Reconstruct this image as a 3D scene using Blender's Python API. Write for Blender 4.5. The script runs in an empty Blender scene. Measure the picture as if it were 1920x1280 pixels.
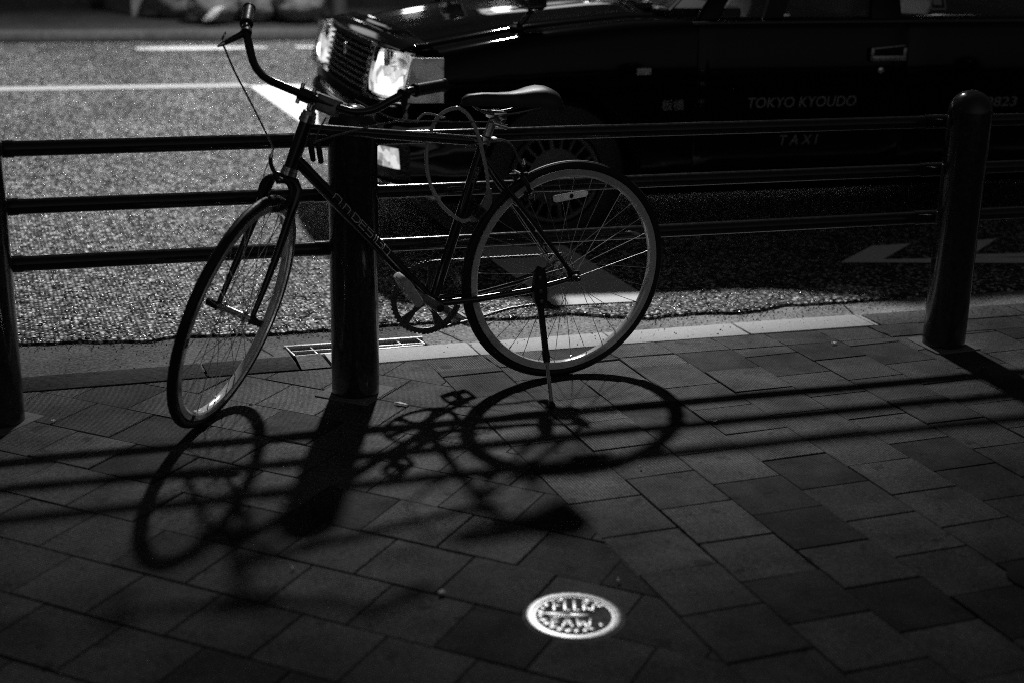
import bpy, bmesh, math, random
from mathutils import Vector, Matrix, noise
random.seed(7)
C = bpy.context.scene.collection
scene = bpy.context.scene
V = Vector
PI = math.pi

# ------------------------------------------------------------------ camera
def cam_axes(yaw, pitch, roll):
    f = V((-math.sin(yaw)*math.cos(pitch), math.cos(yaw)*math.cos(pitch), -math.sin(pitch)))
    r = V((math.cos(yaw), math.sin(yaw), 0))
    u = r.cross(f)
    return math.cos(roll)*r + math.sin(roll)*u, -math.sin(roll)*r + math.cos(roll)*u, f
r_, u_, f_ = cam_axes(-0.36576, 0.30591, 0.02212)
cd = bpy.data.cameras.new('camera')
cam = bpy.data.objects.new('camera', cd)
C.objects.link(cam)
M3 = Matrix((r_, u_, -f_)).transposed()
cam.matrix_world = Matrix.Translation((0, 0, 1.4265)) @ M3.to_4x4()
cd.sensor_width = 36.0
cd.lens = 50.0
cd.clip_start = 0.05
cd.clip_end = 500
cd.dof.use_dof = True
cd.dof.focus_distance = 4.32
cd.dof.aperture_fstop = 2.0
scene.camera = cam

# ------------------------------------------------------------------ world, lamp light, exposure
world = bpy.data.worlds.new('World')
scene.world = world
world.use_nodes = True
nt = world.node_tree
bg = nt.nodes['Background']
sky = nt.nodes.new('ShaderNodeTexSky')
sky.sky_type = 'NISHITA'
sky.sun_disc = False
sky.sun_elevation = math.radians(-4)
sky.sun_rotation = math.radians(160)
bw = nt.nodes.new('ShaderNodeRGBToBW')
nt.links.new(sky.outputs[0], bw.inputs[0])
# faint night sky plus the glow of the city: stronger overhead, with fill glow added from behind the camera
tcw = nt.nodes.new('ShaderNodeTexCoord'); sxw = nt.nodes.new('ShaderNodeSeparateXYZ'); nt.links.new(tcw.outputs['Generated'], sxw.inputs[0])
def wm(op, a, b=None, c=None):
    x = nt.nodes.new('ShaderNodeMath'); x.operation = op
    for i, q in enumerate((a, b, c)):
        if q is None: continue
        if isinstance(q, (int, float)): x.inputs[i].default_value = q
        else: nt.links.new(q, x.inputs[i])
    return x.outputs[0]
up = wm('MULTIPLY', wm('MAXIMUM', sxw.outputs[2], 0.0), 0.014)
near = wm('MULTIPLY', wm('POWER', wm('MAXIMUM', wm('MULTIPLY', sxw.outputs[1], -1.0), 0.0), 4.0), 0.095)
skyf = wm('MULTIPLY_ADD', bw.outputs[0], 0.14, 0.008)
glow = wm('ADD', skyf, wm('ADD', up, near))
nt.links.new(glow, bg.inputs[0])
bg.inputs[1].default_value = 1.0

LAMP = V((3.73, 10.77, 7.15))
LAMP_WATTS = 3950.0
LAMP_CONE = math.radians(168)

scene.view_settings.view_transform = 'Standard'
scene.view_settings.look = 'None'
scene.view_settings.exposure = 0.0
scene.view_settings.gamma = 1.0
scene.cycles.use_denoising = False
scene.cycles.max_bounces = 8
scene.cycles.filter_width = 1.0
scene.cycles.sample_clamp_indirect = 2.0
scene.cycles.transparent_max_bounces = 12

# ------------------------------------------------------------------ tags
def tag(o, label=None, cat=None, group=None, kind=None):
    if label: o['label'] = label
    if cat: o['category'] = cat
    if group: o['group'] = group
    if kind: o['kind'] = kind
    return o

def empty(name, loc, label, cat, group=None):
    o = bpy.data.objects.new(name, None)
    C.objects.link(o)
    o.location = loc
    o.empty_display_size = 0.1
    return tag(o, label, cat, group)

def wloc(o):
    p = V((0, 0, 0))
    while o is not None:
        p += V(o.location)
        o = o.parent
    return p

# ------------------------------------------------------------------ mesh builder (world coordinates)
def frame_of(d):
    d = d.normalized()
    a = V((0, 0, 1)) if abs(d.z) < 0.9 else V((1, 0, 0))
    u = d.cross(a).normalized()
    return u, d.cross(u).normalized()

class MB:
    def __init__(s):
        s.v = []; s.f = []; s.m = []; s.uv = None; s.col = None
    def add(s, vs, fs, mi=0):
        o = len(s.v)
        s.v += [V(p) for p in vs]
        s.f += [tuple(i+o for i in f) for f in fs]
        s.m += [mi]*len(fs)
        return s
    def box(s, c, hx, hy, hz, mi=0):
        c, hx, hy, hz = V(c), V(hx), V(hy), V(hz)
        vs = [c+a*hx+b*hy+d*hz for a in (-1, 1) for b in (-1, 1) for d in (-1, 1)]
        return s.add(vs, [(0, 1, 3, 2), (4, 6, 7, 5), (0, 4, 5, 1), (2, 3, 7, 6), (0, 2, 6, 4), (1, 5, 7, 3)], mi)
    def abox(s, x0, x1, y0, y1, z0, z1, mi=0):
        return s.box(((x0+x1)/2, (y0+y1)/2, (z0+z1)/2), ((x1-x0)/2, 0, 0), (0, (y1-y0)/2, 0), (0, 0, (z1-z0)/2), mi)
    def loft(s, rings, closed=True, cap0=True, cap1=True, mi=0, loop=False):
        n = len(rings[0]); vs = [p for r in rings for p in r]; fs = []
        k = len(rings)
        for i in range(k if loop else k-1):
            i2 = (i+1) % k
            for j in range(n if closed else n-1):
                j2 = (j+1) % n
                fs.append((i*n+j, i*n+j2, i2*n+j2, i2*n+j))
        if not loop and closed:
            if cap0: fs.append(tuple(range(n))[::-1])
            if cap1: fs.append(tuple((k-1)*n+j for j in range(n)))
        return s.add(vs, fs, mi)
    def tube(s, pts, r, n=12, cap=True, loop=False, mi=0, flat=None):
        pts = [V(p) for p in pts]
        k = len(pts)
        rs = r if isinstance(r, (list, tuple)) else [r]*k
        tan = []
        for i in range(k):
            a = pts[(i-1) % k] if (loop or i > 0) else pts[i]
            b = pts[(i+1) % k] if (loop or i < k-1) else pts[i]
            tan.append((b-a).normalized())
        u, w = frame_of(tan[0])
        rings = []
        for i in range(k):
            t = tan[i]
            u = (u - t*u.dot(t)).normalized()
            w = t.cross(u)
            rings.append([pts[i]+rs[i]*(math.cos(2*PI*j/n)*u+math.sin(2*PI*j/n)*w) for j in range(n)])
        return s.loft(rings, True, cap, cap, mi, loop)
    def lathe(s, o, axis, prof, n=24, cap=True, mi=0, a0=None):
        o = V(o); ax = V(axis).normalized(); u, w = frame_of(ax)
        rings = [[o+ax*h+r*(math.cos(2*PI*j/n)*u+math.sin(2*PI*j/n)*w) for j in range(n)] for r, h in prof]
        return s.loft(rings, True, cap, cap, mi)
    def ring(s, c, a, b, nrm, R, prof, n=96, mi=0):
        """closed profile of (radial offset, axial) swept round a circle in plane a, b"""
        rings = []
        for i in range(n):
            t = 2*PI*i/n; d = a*math.cos(t)+b*math.sin(t)
            rings.append([c+d*(R+pr)+nrm*pz for pr, pz in prof])
        return s.loft(rings, True, False, False, mi, loop=True)
    def sphere(s, c, rx, ry=None, rz=None, n=16, k=10, mi=0, axes=None):
        ry = rx if ry is None else ry; rz = rx if rz is None else rz
        ax = axes or (V((1, 0, 0)), V((0, 1, 0)), V((0, 0, 1)))
        c = V(c); rings = []
        for i in range(1, k):
            t = PI*i/k
            rings.append([c+ax[0]*rx*math.sin(t)*math.cos(2*PI*j/n)+ax[1]*ry*math.sin(t)*math.sin(2*PI*j/n)-ax[2]*rz*math.cos(t) for j in range(n)])
        o = len(s.v)
        s.loft(rings, True, False, False, mi)
        s.v += [c-ax[2]*rz, c+ax[2]*rz]
        b, t = len(s.v)-2, len(s.v)-1
        L = o+(k-2)*n
        for j in range(n):
            s.f.append((b, o+(j+1) % n, o+j)); s.f.append((t, L+j, L+(j+1) % n)); s.m += [mi, mi]
        return s
    def prism(s, poly, fn, t0, t1, mi=0):
        """2-D polygon, fn(x, y, t) -> world point, extruded between t0 and t1"""
        n = len(poly)
        vs = [fn(x, y, t0) for x, y in poly]+[fn(x, y, t1) for x, y in poly]
        fs = [tuple(range(n))[::-1], tuple(range(n, 2*n))]+[(i, (i+1) % n, n+(i+1) % n, n+i) for i in range(n)]
        return s.add(vs, fs, mi)
    def build(s, name, mats, parent=None, bevel=0.0, seg=2, smooth=35, label=None):
        org = wloc(parent) if parent else V((0, 0, 0))
        me = bpy.data.meshes.new(name)
        me.from_pydata([tuple(p-org) for p in s.v], [], s.f)
        if s.uv:
            l = me.uv_layers.new(name='UVMap')
            for i, c in enumerate(s.uv): l.data[i].uv = c
        if s.col:
            a = me.color_attributes.new('tone', 'FLOAT_COLOR', 'CORNER')
            for i, c in enumerate(s.col): a.data[i].color = (c, c, c, 1)
        mats = mats if isinstance(mats, (list, tuple)) else [mats]
        for m in mats: me.materials.append(m)
        for p, mi in zip(me.polygons, s.m): p.material_index = mi
        bm = bmesh.new(); bm.from_mesh(me)
        if not s.uv:
            bmesh.ops.remove_doubles(bm, verts=bm.verts, dist=1e-6)
            bmesh.ops.recalc_face_normals(bm, faces=bm.faces)
        if bevel:
            es = [e for e in bm.edges if len(e.link_faces) == 2 and e.calc_face_angle(0) > 0.6]
            bmesh.ops.bevel(bm, geom=es, offset=bevel, segments=seg, affect='EDGES', profile=0.5, clamp_overlap=True)
        bm.to_mesh(me); bm.free()
        if smooth:
            for p in me.polygons: p.use_smooth = True
            me.set_sharp_from_angle(angle=math.radians(smooth))
        o = bpy.data.objects.new(name, me)
        C.objects.link(o)
        if parent: o.parent = parent
        if label: o['label'] = label
        return o

def crom(pts, n=8, loop=False):
    pts = [V(p) for p in pts]; out = []; k = len(pts)
    for i in range(k if loop else k-1):
        p1, p2 = pts[i], pts[(i+1) % k]
        p0 = pts[(i-1) % k] if (loop or i > 0) else p1*2-p2
        p3 = pts[(i+2) % k] if (loop or i < k-2) else p2*2-p1
        for j in range(n):
            t = j/n
            out.append(0.5*((2*p1)+(p2-p0)*t+(2*p0-5*p1+4*p2-p3)*t*t+(3*p1-p0-3*p2+p3)*t**3))
    if not loop: out.append(pts[-1])
    return out

def text_polys(body, shear=0.0, size=1.0, spacing=1.0, offset=0.0):
    """glyph outlines of the built-in font as flat mesh data (verts 2-D, faces)"""
    c = bpy.data.curves.new('lettering', 'FONT')
    c.body = body; c.shear = shear; c.size = size; c.space_character = spacing; c.offset = offset
    o = bpy.data.objects.new('lettering', c)
    C.objects.link(o)
    dg = bpy.context.evaluated_depsgraph_get()
    me = bpy.data.meshes.new_from_object(o.evaluated_get(dg))
    vs = [tuple(v.co[:2]) for v in me.vertices]; fs = [tuple(p.vertices) for p in me.polygons]
    bpy.data.objects.remove(o); bpy.data.curves.remove(c); bpy.data.meshes.remove(me)
    x0 = min(v[0] for v in vs); x1 = max(v[0] for v in vs); y0 = min(v[1] for v in vs); y1 = max(v[1] for v in vs)
    return [((x-x0)/(x1-x0), (y-y0)/(y1-y0)) for x, y in vs], fs

# ------------------------------------------------------------------ materials (the photograph is monochrome)
def mat(name, base=0.2, rough=0.5, metal=0.0, spec=0.5, coat=0.0, trans=0.0, emit=0.0, ior=1.45):
    m = bpy.data.materials.new(name); m.use_nodes = True
    p = m.node_tree.nodes['Principled BSDF']
    p.inputs['Base Color'].default_value = (base, base, base, 1)
    p.inputs['Roughness'].default_value = rough
    p.inputs['Metallic'].default_value = metal
    p.inputs['Specular IOR Level'].default_value = spec
    p.inputs['Coat Weight'].default_value = coat
    p.inputs['Coat Roughness'].default_value = 0.04
    p.inputs['Transmission Weight'].default_value = trans
    p.inputs['IOR'].default_value = ior
    if emit:
        p.inputs['Emission Color'].default_value = (1, 1, 1, 1)
        p.inputs['Emission Strength'].default_value = emit
    return m

class NG:
    def __init__(s, m):
        s.t = m.node_tree; s.p = s.t.nodes['Principled BSDF']
    def n(s, kind, **kw):
        x = s.t.nodes.new(kind)
        for k, v in kw.items(): setattr(x, k, v)
        return x
    def l(s, a, b): s.t.links.new(a, b)
    def coord(s, which='Object', scale=(1, 1, 1)):
        tc = s.n('ShaderNodeTexCoord'); mp = s.n('ShaderNodeMapping')
        mp.inputs['Scale'].default_value = scale
        s.l(tc.outputs[which], mp.inputs[0]); return mp.outputs[0]
    def noise(s, co, scale, detail=4, rough=0.55):
        x = s.n('ShaderNodeTexNoise'); x.inputs['Scale'].default_value = scale
        x.inputs['Detail'].default_value = detail; x.inputs['Roughness'].default_value = rough
        if co is not None: s.l(co, x.inputs['Vector'])
        return x.outputs['Fac']
    def ramp(s, f, stops):
        x = s.n('ShaderNodeValToRGB'); e = x.color_ramp.elements
        while len(e) < len(stops): e.new(0.5)
        for q, (pos, val) in zip(e, stops):
            q.position = pos; q.color = (val, val, val, 1)
        s.l(f, x.inputs[0]); return x.outputs[0]
    def math(s, op, a, b=None, c=None):
        x = s.n('ShaderNodeMath', operation=op)
        for i, q in enumerate((a, b, c)):
            if q is None: continue
            if isinstance(q, (int, float)): x.inputs[i].default_value = q
            else: s.l(q, x.inputs[i])
        return x.outputs[0]
    def mixf(s, f, a, b):
        x = s.n('ShaderNodeMix', data_type='FLOAT')
        for sock, q in ((x.inputs[0], f), (x.inputs[2], a), (x.inputs[3], b)):
            if isinstance(q, (int, float)): sock.default_value = q
            else: s.l(q, sock)
        return x.outputs[0]
    def bump(s, h, dist, strength=1.0, prev=None):
        x = s.n('ShaderNodeBump'); x.inputs['Distance'].default_value = dist
        x.inputs['Strength'].default_value = strength
        s.l(h, x.inputs['Height'])
        if prev is not None: s.l(prev, x.inputs['Normal'])
        return x.outputs[0]
    def col(s, f): s.l(f, s.p.inputs['Base Color'])
    def rough(s, f): s.l(f, s.p.inputs['Roughness'])
    def nrm(s, f): s.l(f, s.p.inputs['Normal'])

def speckled(name, lo, hi, scale, rough=0.8, bump=0.001, spec=0.1, big=2.0):
    m = mat(name, rough=rough, spec=spec); g = NG(m); co = g.coord()
    a = g.noise(co, scale, 6, 0.7); b = g.noise(co, big, 4, 0.6)
    f = g.math('ADD', g.math('MULTIPLY', a, 0.65), g.math('MULTIPLY', b, 0.35))
    g.col(g.ramp(f, [(0.39, lo), (0.62, hi)]))
    g.nrm(g.bump(g.noise(co, scale*1.7, 5, 0.7), bump)); return m

def worn(m, scale, amt=0.35, rbase=0.3, rvar=0.25):
    g = NG(m); co = g.coord(); f = g.noise(co, scale, 6, 0.65)
    base = m.node_tree.nodes['Principled BSDF'].inputs['Base Color'].default_value[0]
    g.col(g.ramp(f, [(0.3, base*(1-amt)), (0.7, base*(1+amt))]))
    g.rough(g.ramp(f, [(0.3, rbase), (0.75, rbase+rvar)])); return m

# asphalt: coarse exposed stones in dark binder, worn smoother and paler with use
def asphalt(name, lo=0.02, hi=0.86, rough=0.42):
    m = mat(name, rough=rough, spec=0.5); g = NG(m); co = g.coord()
    wp = g.n('ShaderNodeVectorMath', operation='ADD'); nz = g.n('ShaderNodeTexNoise'); nz.inputs['Scale'].default_value = 90
    g.l(co, nz.inputs['Vector']); sc = g.n('ShaderNodeVectorMath', operation='SCALE'); sc.inputs['Scale'].default_value = 0.006
    g.l(nz.outputs['Color'], sc.inputs[0]); g.l(co, wp.inputs[0]); g.l(sc.outputs[0], wp.inputs[1])
    vo = g.n('ShaderNodeTexVoronoi'); vo.inputs['Scale'].default_value = 70; g.l(wp.outputs[0], vo.inputs['Vector'])
    sep = g.n('ShaderNodeSeparateColor'); g.l(vo.outputs['Color'], sep.inputs[0])
    stone = g.ramp(sep.outputs[0], [(0.0, lo), (0.5, lo+(hi-lo)*0.07), (0.74, lo+(hi-lo)*0.42), (1.0, hi)])
    gap = g.ramp(vo.outputs['Distance'], [(0.25, 1.0), (0.62, 0.12)])
    patch = g.ramp(g.noise(co, 1.3, 5, 0.6), [(0.38, 0.95), (0.6, 1.6)])
    f = g.math('MULTIPLY', g.math('MULTIPLY', stone, gap), patch)
    g.col(f)
    g.rough(g.ramp(sep.outputs[1], [(0.0, 0.14), (0.5, 0.45), (1.0, 0.8)]))
    h = g.math('SUBTRACT', g.math('MULTIPLY', sep.outputs[2], 0.7), g.math('MULTIPLY', vo.outputs['Distance'], 1.3))
    ge = g.n('ShaderNodeNewGeometry')
    off = g.n('ShaderNodeVectorMath', operation='SUBTRACT'); off.inputs[1].default_value = (0.5, 0.5, 0.5); g.l(vo.outputs['Color'], off.inputs[0])
    so = g.n('ShaderNodeVectorMath', operation='SCALE'); so.inputs['Scale'].default_value = 0.8; g.l(off.outputs[0], so.inputs[0])
    ad = g.n('ShaderNodeVectorMath', operation='ADD'); g.l(ge.outputs['Normal'], ad.inputs[0]); g.l(so.outputs[0], ad.inputs[1])
    no = g.n('ShaderNodeVectorMath', operation='NORMALIZE'); g.l(ad.outputs[0], no.inputs[0])
    g.nrm(g.bump(h, 0.006, 1.0, no.outputs[0]))
    return m

def paver(name):
    m = mat(name, rough=0.75, spec=0.16); g = NG(m); co = g.coord()
    at = g.n('ShaderNodeVertexColor', layer_name='tone')
    uv = g.n('ShaderNodeTexCoord'); sx = g.n('ShaderNodeSeparateXYZ'); g.l(uv.outputs['UV'], sx.inputs[0])
    wob = g.math('MULTIPLY', g.noise(co, 60, 2), 0.0012)
    ph = g.math('MULTIPLY', g.math('ADD', sx.outputs[0], wob), 2*PI/0.0076)
    rib = g.math('SINE', ph)
    rb = g.math('MULTIPLY_ADD', rib, 0.5, 0.5)
    wear = g.ramp(g.noise(co, 5, 5, 0.65), [(0.35, 0.55), (0.65, 1.0)])
    grain = g.ramp(g.noise(co, 420, 4, 0.7), [(0.36, 0.45), (0.66, 1.7)])
    grit = g.ramp(g.noise(co, 85, 5, 0.75), [(0.38, 0.6), (0.64, 1.45)])
    stain = g.ramp(g.noise(co, 3.1, 6, 0.62), [(0.36, 0.55), (0.62, 1.15)])
    gum = g.ramp(g.noise(co, 17, 2, 0.4), [(0.66, 1.0), (0.70, 0.5)])
    stain = g.math('MULTIPLY', stain, gum)
    rib_tone = g.mixf(wear, 1.0, g.ramp(rb, [(0.2, 0.12), (0.7, 1.5)]))  # grooves toned darker and rib crests lighter, weighted by wear
    sep = g.n('ShaderNodeSeparateColor'); g.l(at.outputs['Color'], sep.inputs[0])
    f = g.math('MULTIPLY', g.math('MULTIPLY', sep.outputs[0], g.math('MULTIPLY', grain, grit)), g.math('MULTIPLY', stain, rib_tone))
    g.col(f)
    g.rough(g.ramp(g.noise(co, 9, 4), [(0.3, 0.58), (0.7, 0.82)]))
    g.nrm(g.bump(g.math('MULTIPLY', rb, wear), 0.0018, 0.9, g.bump(g.noise(co, 380, 4, 0.7), 0.0012)))
    return m

def worn_paint(name, paint=0.68, under=0.12, keep=0.62, scale=34, edge=0.08):
    m = mat(name, rough=0.65, spec=0.15); g = NG(m); co = g.coord()
    a = g.noise(co, scale, 8, 0.72); b = g.noise(co, 3.0, 4, 0.6)
    f = g.math('ADD', g.math('MULTIPLY', a, 0.7), g.math('MULTIPLY', b, 0.3))
    k = g.ramp(f, [(max(0.0, 1-keep-edge), under), (1-keep, paint*0.8), (min(1, 1-keep+0.2), paint)])
    g.col(k); g.nrm(g.bump(g.noise(co, 230, 5, 0.75), 0.0018)); return m

M = {}
M['asphalt'] = asphalt('asphalt_stones')
M['paver'] = paver('ribbed_paver')
M['joint'] = speckled('joint_sand', 0.008, 0.02, 90)
M['gutter'] = speckled('gutter_concrete', 0.03, 0.21, 95, 0.75, 0.003)
M['gutter_lifted'] = speckled('lifted_gutter_concrete', 0.1, 0.6, 95, 0.75, 0.003)  # gutter colour lifted to make up for the lamp beam's falloff here
M['kerb_dark'] = speckled('dirty_kerb_stone', 0.012, 0.06, 80, 0.85, 0.003)
M['kerb_white'] = worn_paint('painted_kerb', 0.6, 0.07, 0.6, 75)
M['road_paint'] = worn_paint('road_paint', 0.8, 0.35, 0.84, 60)
M['road_paint_old'] = worn_paint('faded_road_paint', 0.55, 0.1, 0.68, 60)
M['chevron_paint'] = worn_paint('chevron_paint', 0.92, 0.45, 0.88, 60)
M['far_paving'] = speckled('far_paving', 0.03, 0.07, 20, 0.8)
M['far_kerb'] = speckled('far_kerb_stone', 0.06, 0.13, 30, 0.8)
M['far_gutter'] = speckled('far_gutter', 0.012, 0.03, 12, 0.6)  # darker than the road and kerb beside it
M['grit'] = speckled('grit', 0.05, 0.35, 160, 0.6)
M['mortar'] = speckled('mortar', 0.1, 0.2, 120, 0.85, 0.002)
M['fence_paint'] = worn(mat('fence_paint', 0.022, spec=0.5, coat=0.25), 60, 0.5, 0.12, 0.18)
M['rail_paint'] = worn(mat('rail_paint', 0.018, spec=0.45), 60, 0.4, 0.1, 0.12)
M['black_gloss'] = mat('black_gloss_paint', 0.0025, 0.06, spec=0.26)
M['frame_paint'] = worn(mat('frame_paint', 0.006, spec=0.6, coat=0.8), 90, 0.4, 0.16, 0.12)
M['bar_metal'] = worn(mat('grille_metal', 0.36, metal=0.9), 80, 0.3, 0.25, 0.2)
M['rubber'] = worn(mat('tyre_rubber', 0.014, spec=0.45), 140, 0.4, 0.42, 0.2)
M['soft_black'] = mat('soft_black', 0.014, 0.55, spec=0.4)
M['black_plastic'] = worn(mat('black_plastic', 0.02, spec=0.5), 120, 0.3, 0.35, 0.2)
M['alloy'] = worn(mat('brushed_alloy', 0.55, metal=1.0), 200, 0.25, 0.25, 0.2)
M['rim'] = worn(mat('rim_alloy', 0.85, metal=0.4), 120, 0.12, 0.1, 0.1)
M['chrome'] = mat('chrome', 0.75, 0.08, metal=1.0)
M['steel_dark'] = worn(mat('oily_steel', 0.18, metal=1.0), 250, 0.5, 0.3, 0.25)
M['spoke'] = mat('spoke_steel', 0.6, 0.25, metal=1.0)
M['saddle'] = worn(mat('saddle_leather', 0.024, spec=0.5), 180, 0.3, 0.42, 0.12)
M['pedal'] = worn(mat('scuffed_grey_plastic', 0.62, spec=0.5), 160, 0.4, 0.35, 0.3)
M['crank'] = worn(mat('crank_alloy', 0.32, metal=0.8), 130, 0.3, 0.35, 0.2)
M['cable'] = mat('cable_housing', 0.16, 0.3, spec=0.6)
M['lock_cable'] = mat('lock_cable', 0.5, 0.2, spec=0.7, coat=0.5)
M['lock_body'] = worn(mat('lock_body', 0.26, spec=0.5), 150, 0.4, 0.4, 0.2)
def translucent(name, base, frac):
    m = worn(mat(name, base, spec=0.7), 300, 0.4, 0.15, 0.2); t = m.node_tree; p = t.nodes['Principled BSDF']
    out = [n_ for n_ in t.nodes if n_.type == 'OUTPUT_MATERIAL'][0]
    tl = t.nodes.new('ShaderNodeBsdfTranslucent'); tl.inputs[0].default_value = (base, base, base, 1)
    mx = t.nodes.new('ShaderNodeMixShader'); mx.inputs[0].default_value = frac
    t.links.new(p.outputs[0], mx.inputs[1]); t.links.new(tl.outputs[0], mx.inputs[2]); t.links.new(mx.outputs[0], out.inputs[0]); return m
M['reflector'] = translucent('reflector_plastic', 0.6, 0.5)
M['decal'] = mat('silver_decal', 0.95, 0.3)
M['decal_dim'] = mat('grey_decal', 0.3, 0.45)
M['lettering'] = mat('taxi_lettering', 0.2, 0.5)
def clear(name, tint, rough, flutes=0):
    m = bpy.data.materials.new(name); m.use_nodes = True; t = m.node_tree
    for n_ in list(t.nodes):
        if n_.type == 'BSDF_PRINCIPLED': t.nodes.remove(n_)
    out = [n_ for n_ in t.nodes if n_.type == 'OUTPUT_MATERIAL'][0]
    tr = t.nodes.new('ShaderNodeBsdfTransparent'); tr.inputs[0].default_value = (tint, tint, tint, 1)
    gl = t.nodes.new('ShaderNodeBsdfGlossy'); gl.inputs['Roughness'].default_value = rough
    lw = t.nodes.new('ShaderNodeLayerWeight'); pw = t.nodes.new('ShaderNodeMath'); pw.operation = 'POWER'; pw.inputs[1].default_value = 4.0
    fr = t.nodes.new('ShaderNodeMath'); fr.operation = 'MULTIPLY_ADD'; fr.inputs[1].default_value = 0.75; fr.inputs[2].default_value = 0.04
    t.links.new(lw.outputs['Facing'], pw.inputs[0]); t.links.new(pw.outputs[0], fr.inputs[0])
    mx = t.nodes.new('ShaderNodeMixShader')
    t.links.new(fr.outputs[0], mx.inputs[0]); t.links.new(tr.outputs[0], mx.inputs[1]); t.links.new(gl.outputs[0], mx.inputs[2]); t.links.new(mx.outputs[0], out.inputs[0])
    return m
M['glass'] = clear('car_glass', 0.7, 0.02)
M['lens'] = mat('lamp_lens', 0.9, 0.06, trans=1.0, ior=1.35)
M['dim_lens'] = worn(mat('dim_lens', 0.34, spec=0.8), 40, 0.5, 0.12, 0.2)
M['bulb'] = mat('lit_bulb', 0.9, 0.4, emit=9.0)
M['bowl'] = mat('lamp_bowl_metal', 0.85, 0.22, metal=1.0)
M['lamp_plastic'] = worn(mat('grey_lamp_plastic', 0.2, spec=0.4), 60, 0.3, 0.4, 0.2)
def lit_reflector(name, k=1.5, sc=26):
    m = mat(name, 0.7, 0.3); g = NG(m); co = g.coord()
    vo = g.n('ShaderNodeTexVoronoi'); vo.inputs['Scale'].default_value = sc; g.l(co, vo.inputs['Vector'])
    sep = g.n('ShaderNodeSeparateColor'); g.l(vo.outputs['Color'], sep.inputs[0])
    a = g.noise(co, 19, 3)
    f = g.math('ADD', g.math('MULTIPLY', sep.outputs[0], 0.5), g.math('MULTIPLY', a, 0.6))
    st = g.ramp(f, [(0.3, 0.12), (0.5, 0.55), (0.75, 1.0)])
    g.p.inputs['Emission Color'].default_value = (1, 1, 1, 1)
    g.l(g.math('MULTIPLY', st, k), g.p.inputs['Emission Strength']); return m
M['bulb_soft'] = lit_reflector('lit_reflector', 1.25)
M['turn_glow'] = lit_reflector('lit_turn_lens', 0.75, 34)
M['corner_glow'] = lit_reflector('corner_lens_spill', 0.038, 22)  # faint emission stands in for headlamp light spilling into the corner lens
M['paint_fresh'] = worn_paint('thick_road_paint', 0.8, 0.3, 0.8, 30)
M['seat_cover'] = speckled('pale_seat_cover', 0.4, 0.6, 60, 0.9)
M['interior'] = mat('dark_interior', 0.02, 0.8)
M['hub_cover'] = worn(mat('wheel_cover_paint', 0.09, metal=0.35), 50, 0.3, 0.32, 0.2)
M['void'] = mat('dark_void', 0.004, 0.9)
M['grate'] = worn(mat('galvanised_steel', 0.5, metal=0.7), 150, 0.3, 0.32, 0.25)
M['cover_white'] = worn(mat('worn_cast_cover', 0.6, metal=1.0), 140, 0.25, 0.3, 0.2)
M['cover_dark'] = speckled('cover_recess', 0.04, 0.3, 130, 0.6, 0.003)
M['litter'] = speckled('litter_paper', 0.45, 0.75, 90, 0.8)
M['bag'] = speckled('bag_plastic', 0.16, 0.3, 14, 0.35, 0.012)
M['bag_white'] = speckled('white_bag_plastic', 0.5, 0.8, 20, 0.4, 0.01)
M['wall'] = speckled('facade_render', 0.02, 0.045, 8, 0.9)
M['shutter'] = mat('steel_shutter', 0.03, 0.5)
M['window_lit'] = mat('lit_window_glass', 0.3, 0.4, emit=0.9)
M['wall_lamp'] = mat('lit_wall_lamp', 0.8, 0.4, emit=9.0)
M['lamp_glow'] = mat('lamp_diffuser', 0.8, 0.4, emit=30.0)
M['post_pale'] = speckled('pale_post', 0.22, 0.34, 15, 0.7)
M['pole'] = mat('lamp_pole', 0.12, 0.4, metal=0.6)
M['black_trim'] = mat('black_trim', 0.01, 0.25, coat=0.6)
M['fluted'] = clear('lamp_glass', 0.92, 0.08)
# ================================================================== the street
# edge of the paving along the kerb (from the left to the right)
def edge_y(x):
    return min(4.172-0.045*x, 4.214-0.0683*x)

def sheet(name, x0, x1, fy0, fy1, z, m, label, cat='ground', nx=60, kind='structure'):
    b = MB()
    xs = [x0+(x1-x0)*i/nx for i in range(nx+1)]
    vs = [(x, fy0(x), z) for x in xs]+[(x, fy1(x), z) for x in xs]
    n = nx+1
    b.add(vs, [(i, i+1, n+i+1, n+i) for i in range(nx)])
    return tag(b.build(name, m, smooth=0), label, cat, kind=kind)

# far ground under everything
sheet('ground', -60, 60, lambda x: -40, lambda x: 90, -0.05, M['joint'], 'dark ground reaching away under the whole street', nx=4)

# ---- paving: 200 mm ribbed pavers; straight bond right of x = 1.283, laid on the diagonal left of it
X0, Y0, P = 1.2834, 2.9417, 0.2

def clip(poly, a, b, c):
    """keep a*x + b*y <= c"""
    out = []
    for i in range(len(poly)):
        p, q = poly[i], poly[(i+1) % len(poly)]
        dp, dq = a*p[0]+b*p[1]-c, a*q[0]+b*q[1]-c
        if dp <= 0: out.append(p)
        if dp*dq < 0:
            t = dp/(dp-dq); out.append((p[0]+(q[0]-p[0])*t, p[1]+(q[1]-p[1])*t))
    return out

def area(poly):
    return 0.5*sum(poly[i][0]*poly[(i+1) % len(poly)][1]-poly[(i+1) % len(poly)][0]*poly[i][1] for i in range(len(poly)))

def inset(poly, d):
    n = len(poly); res = poly
    src = list(poly)
    for i in range(n):
        p, q = src[i], src[(i+1) % n]
        ex, ey = q[0]-p[0], q[1]-p[1]; L = math.hypot(ex, ey)
        if L < 1e-6: continue
        nx_, ny_ = ey/L, -ex/L            # outward for a ccw polygon
        res = clip(res, nx_, ny_, nx_*p[0]+ny_*p[1]-d)
        if len(res) < 3: return []
    return res

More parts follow.
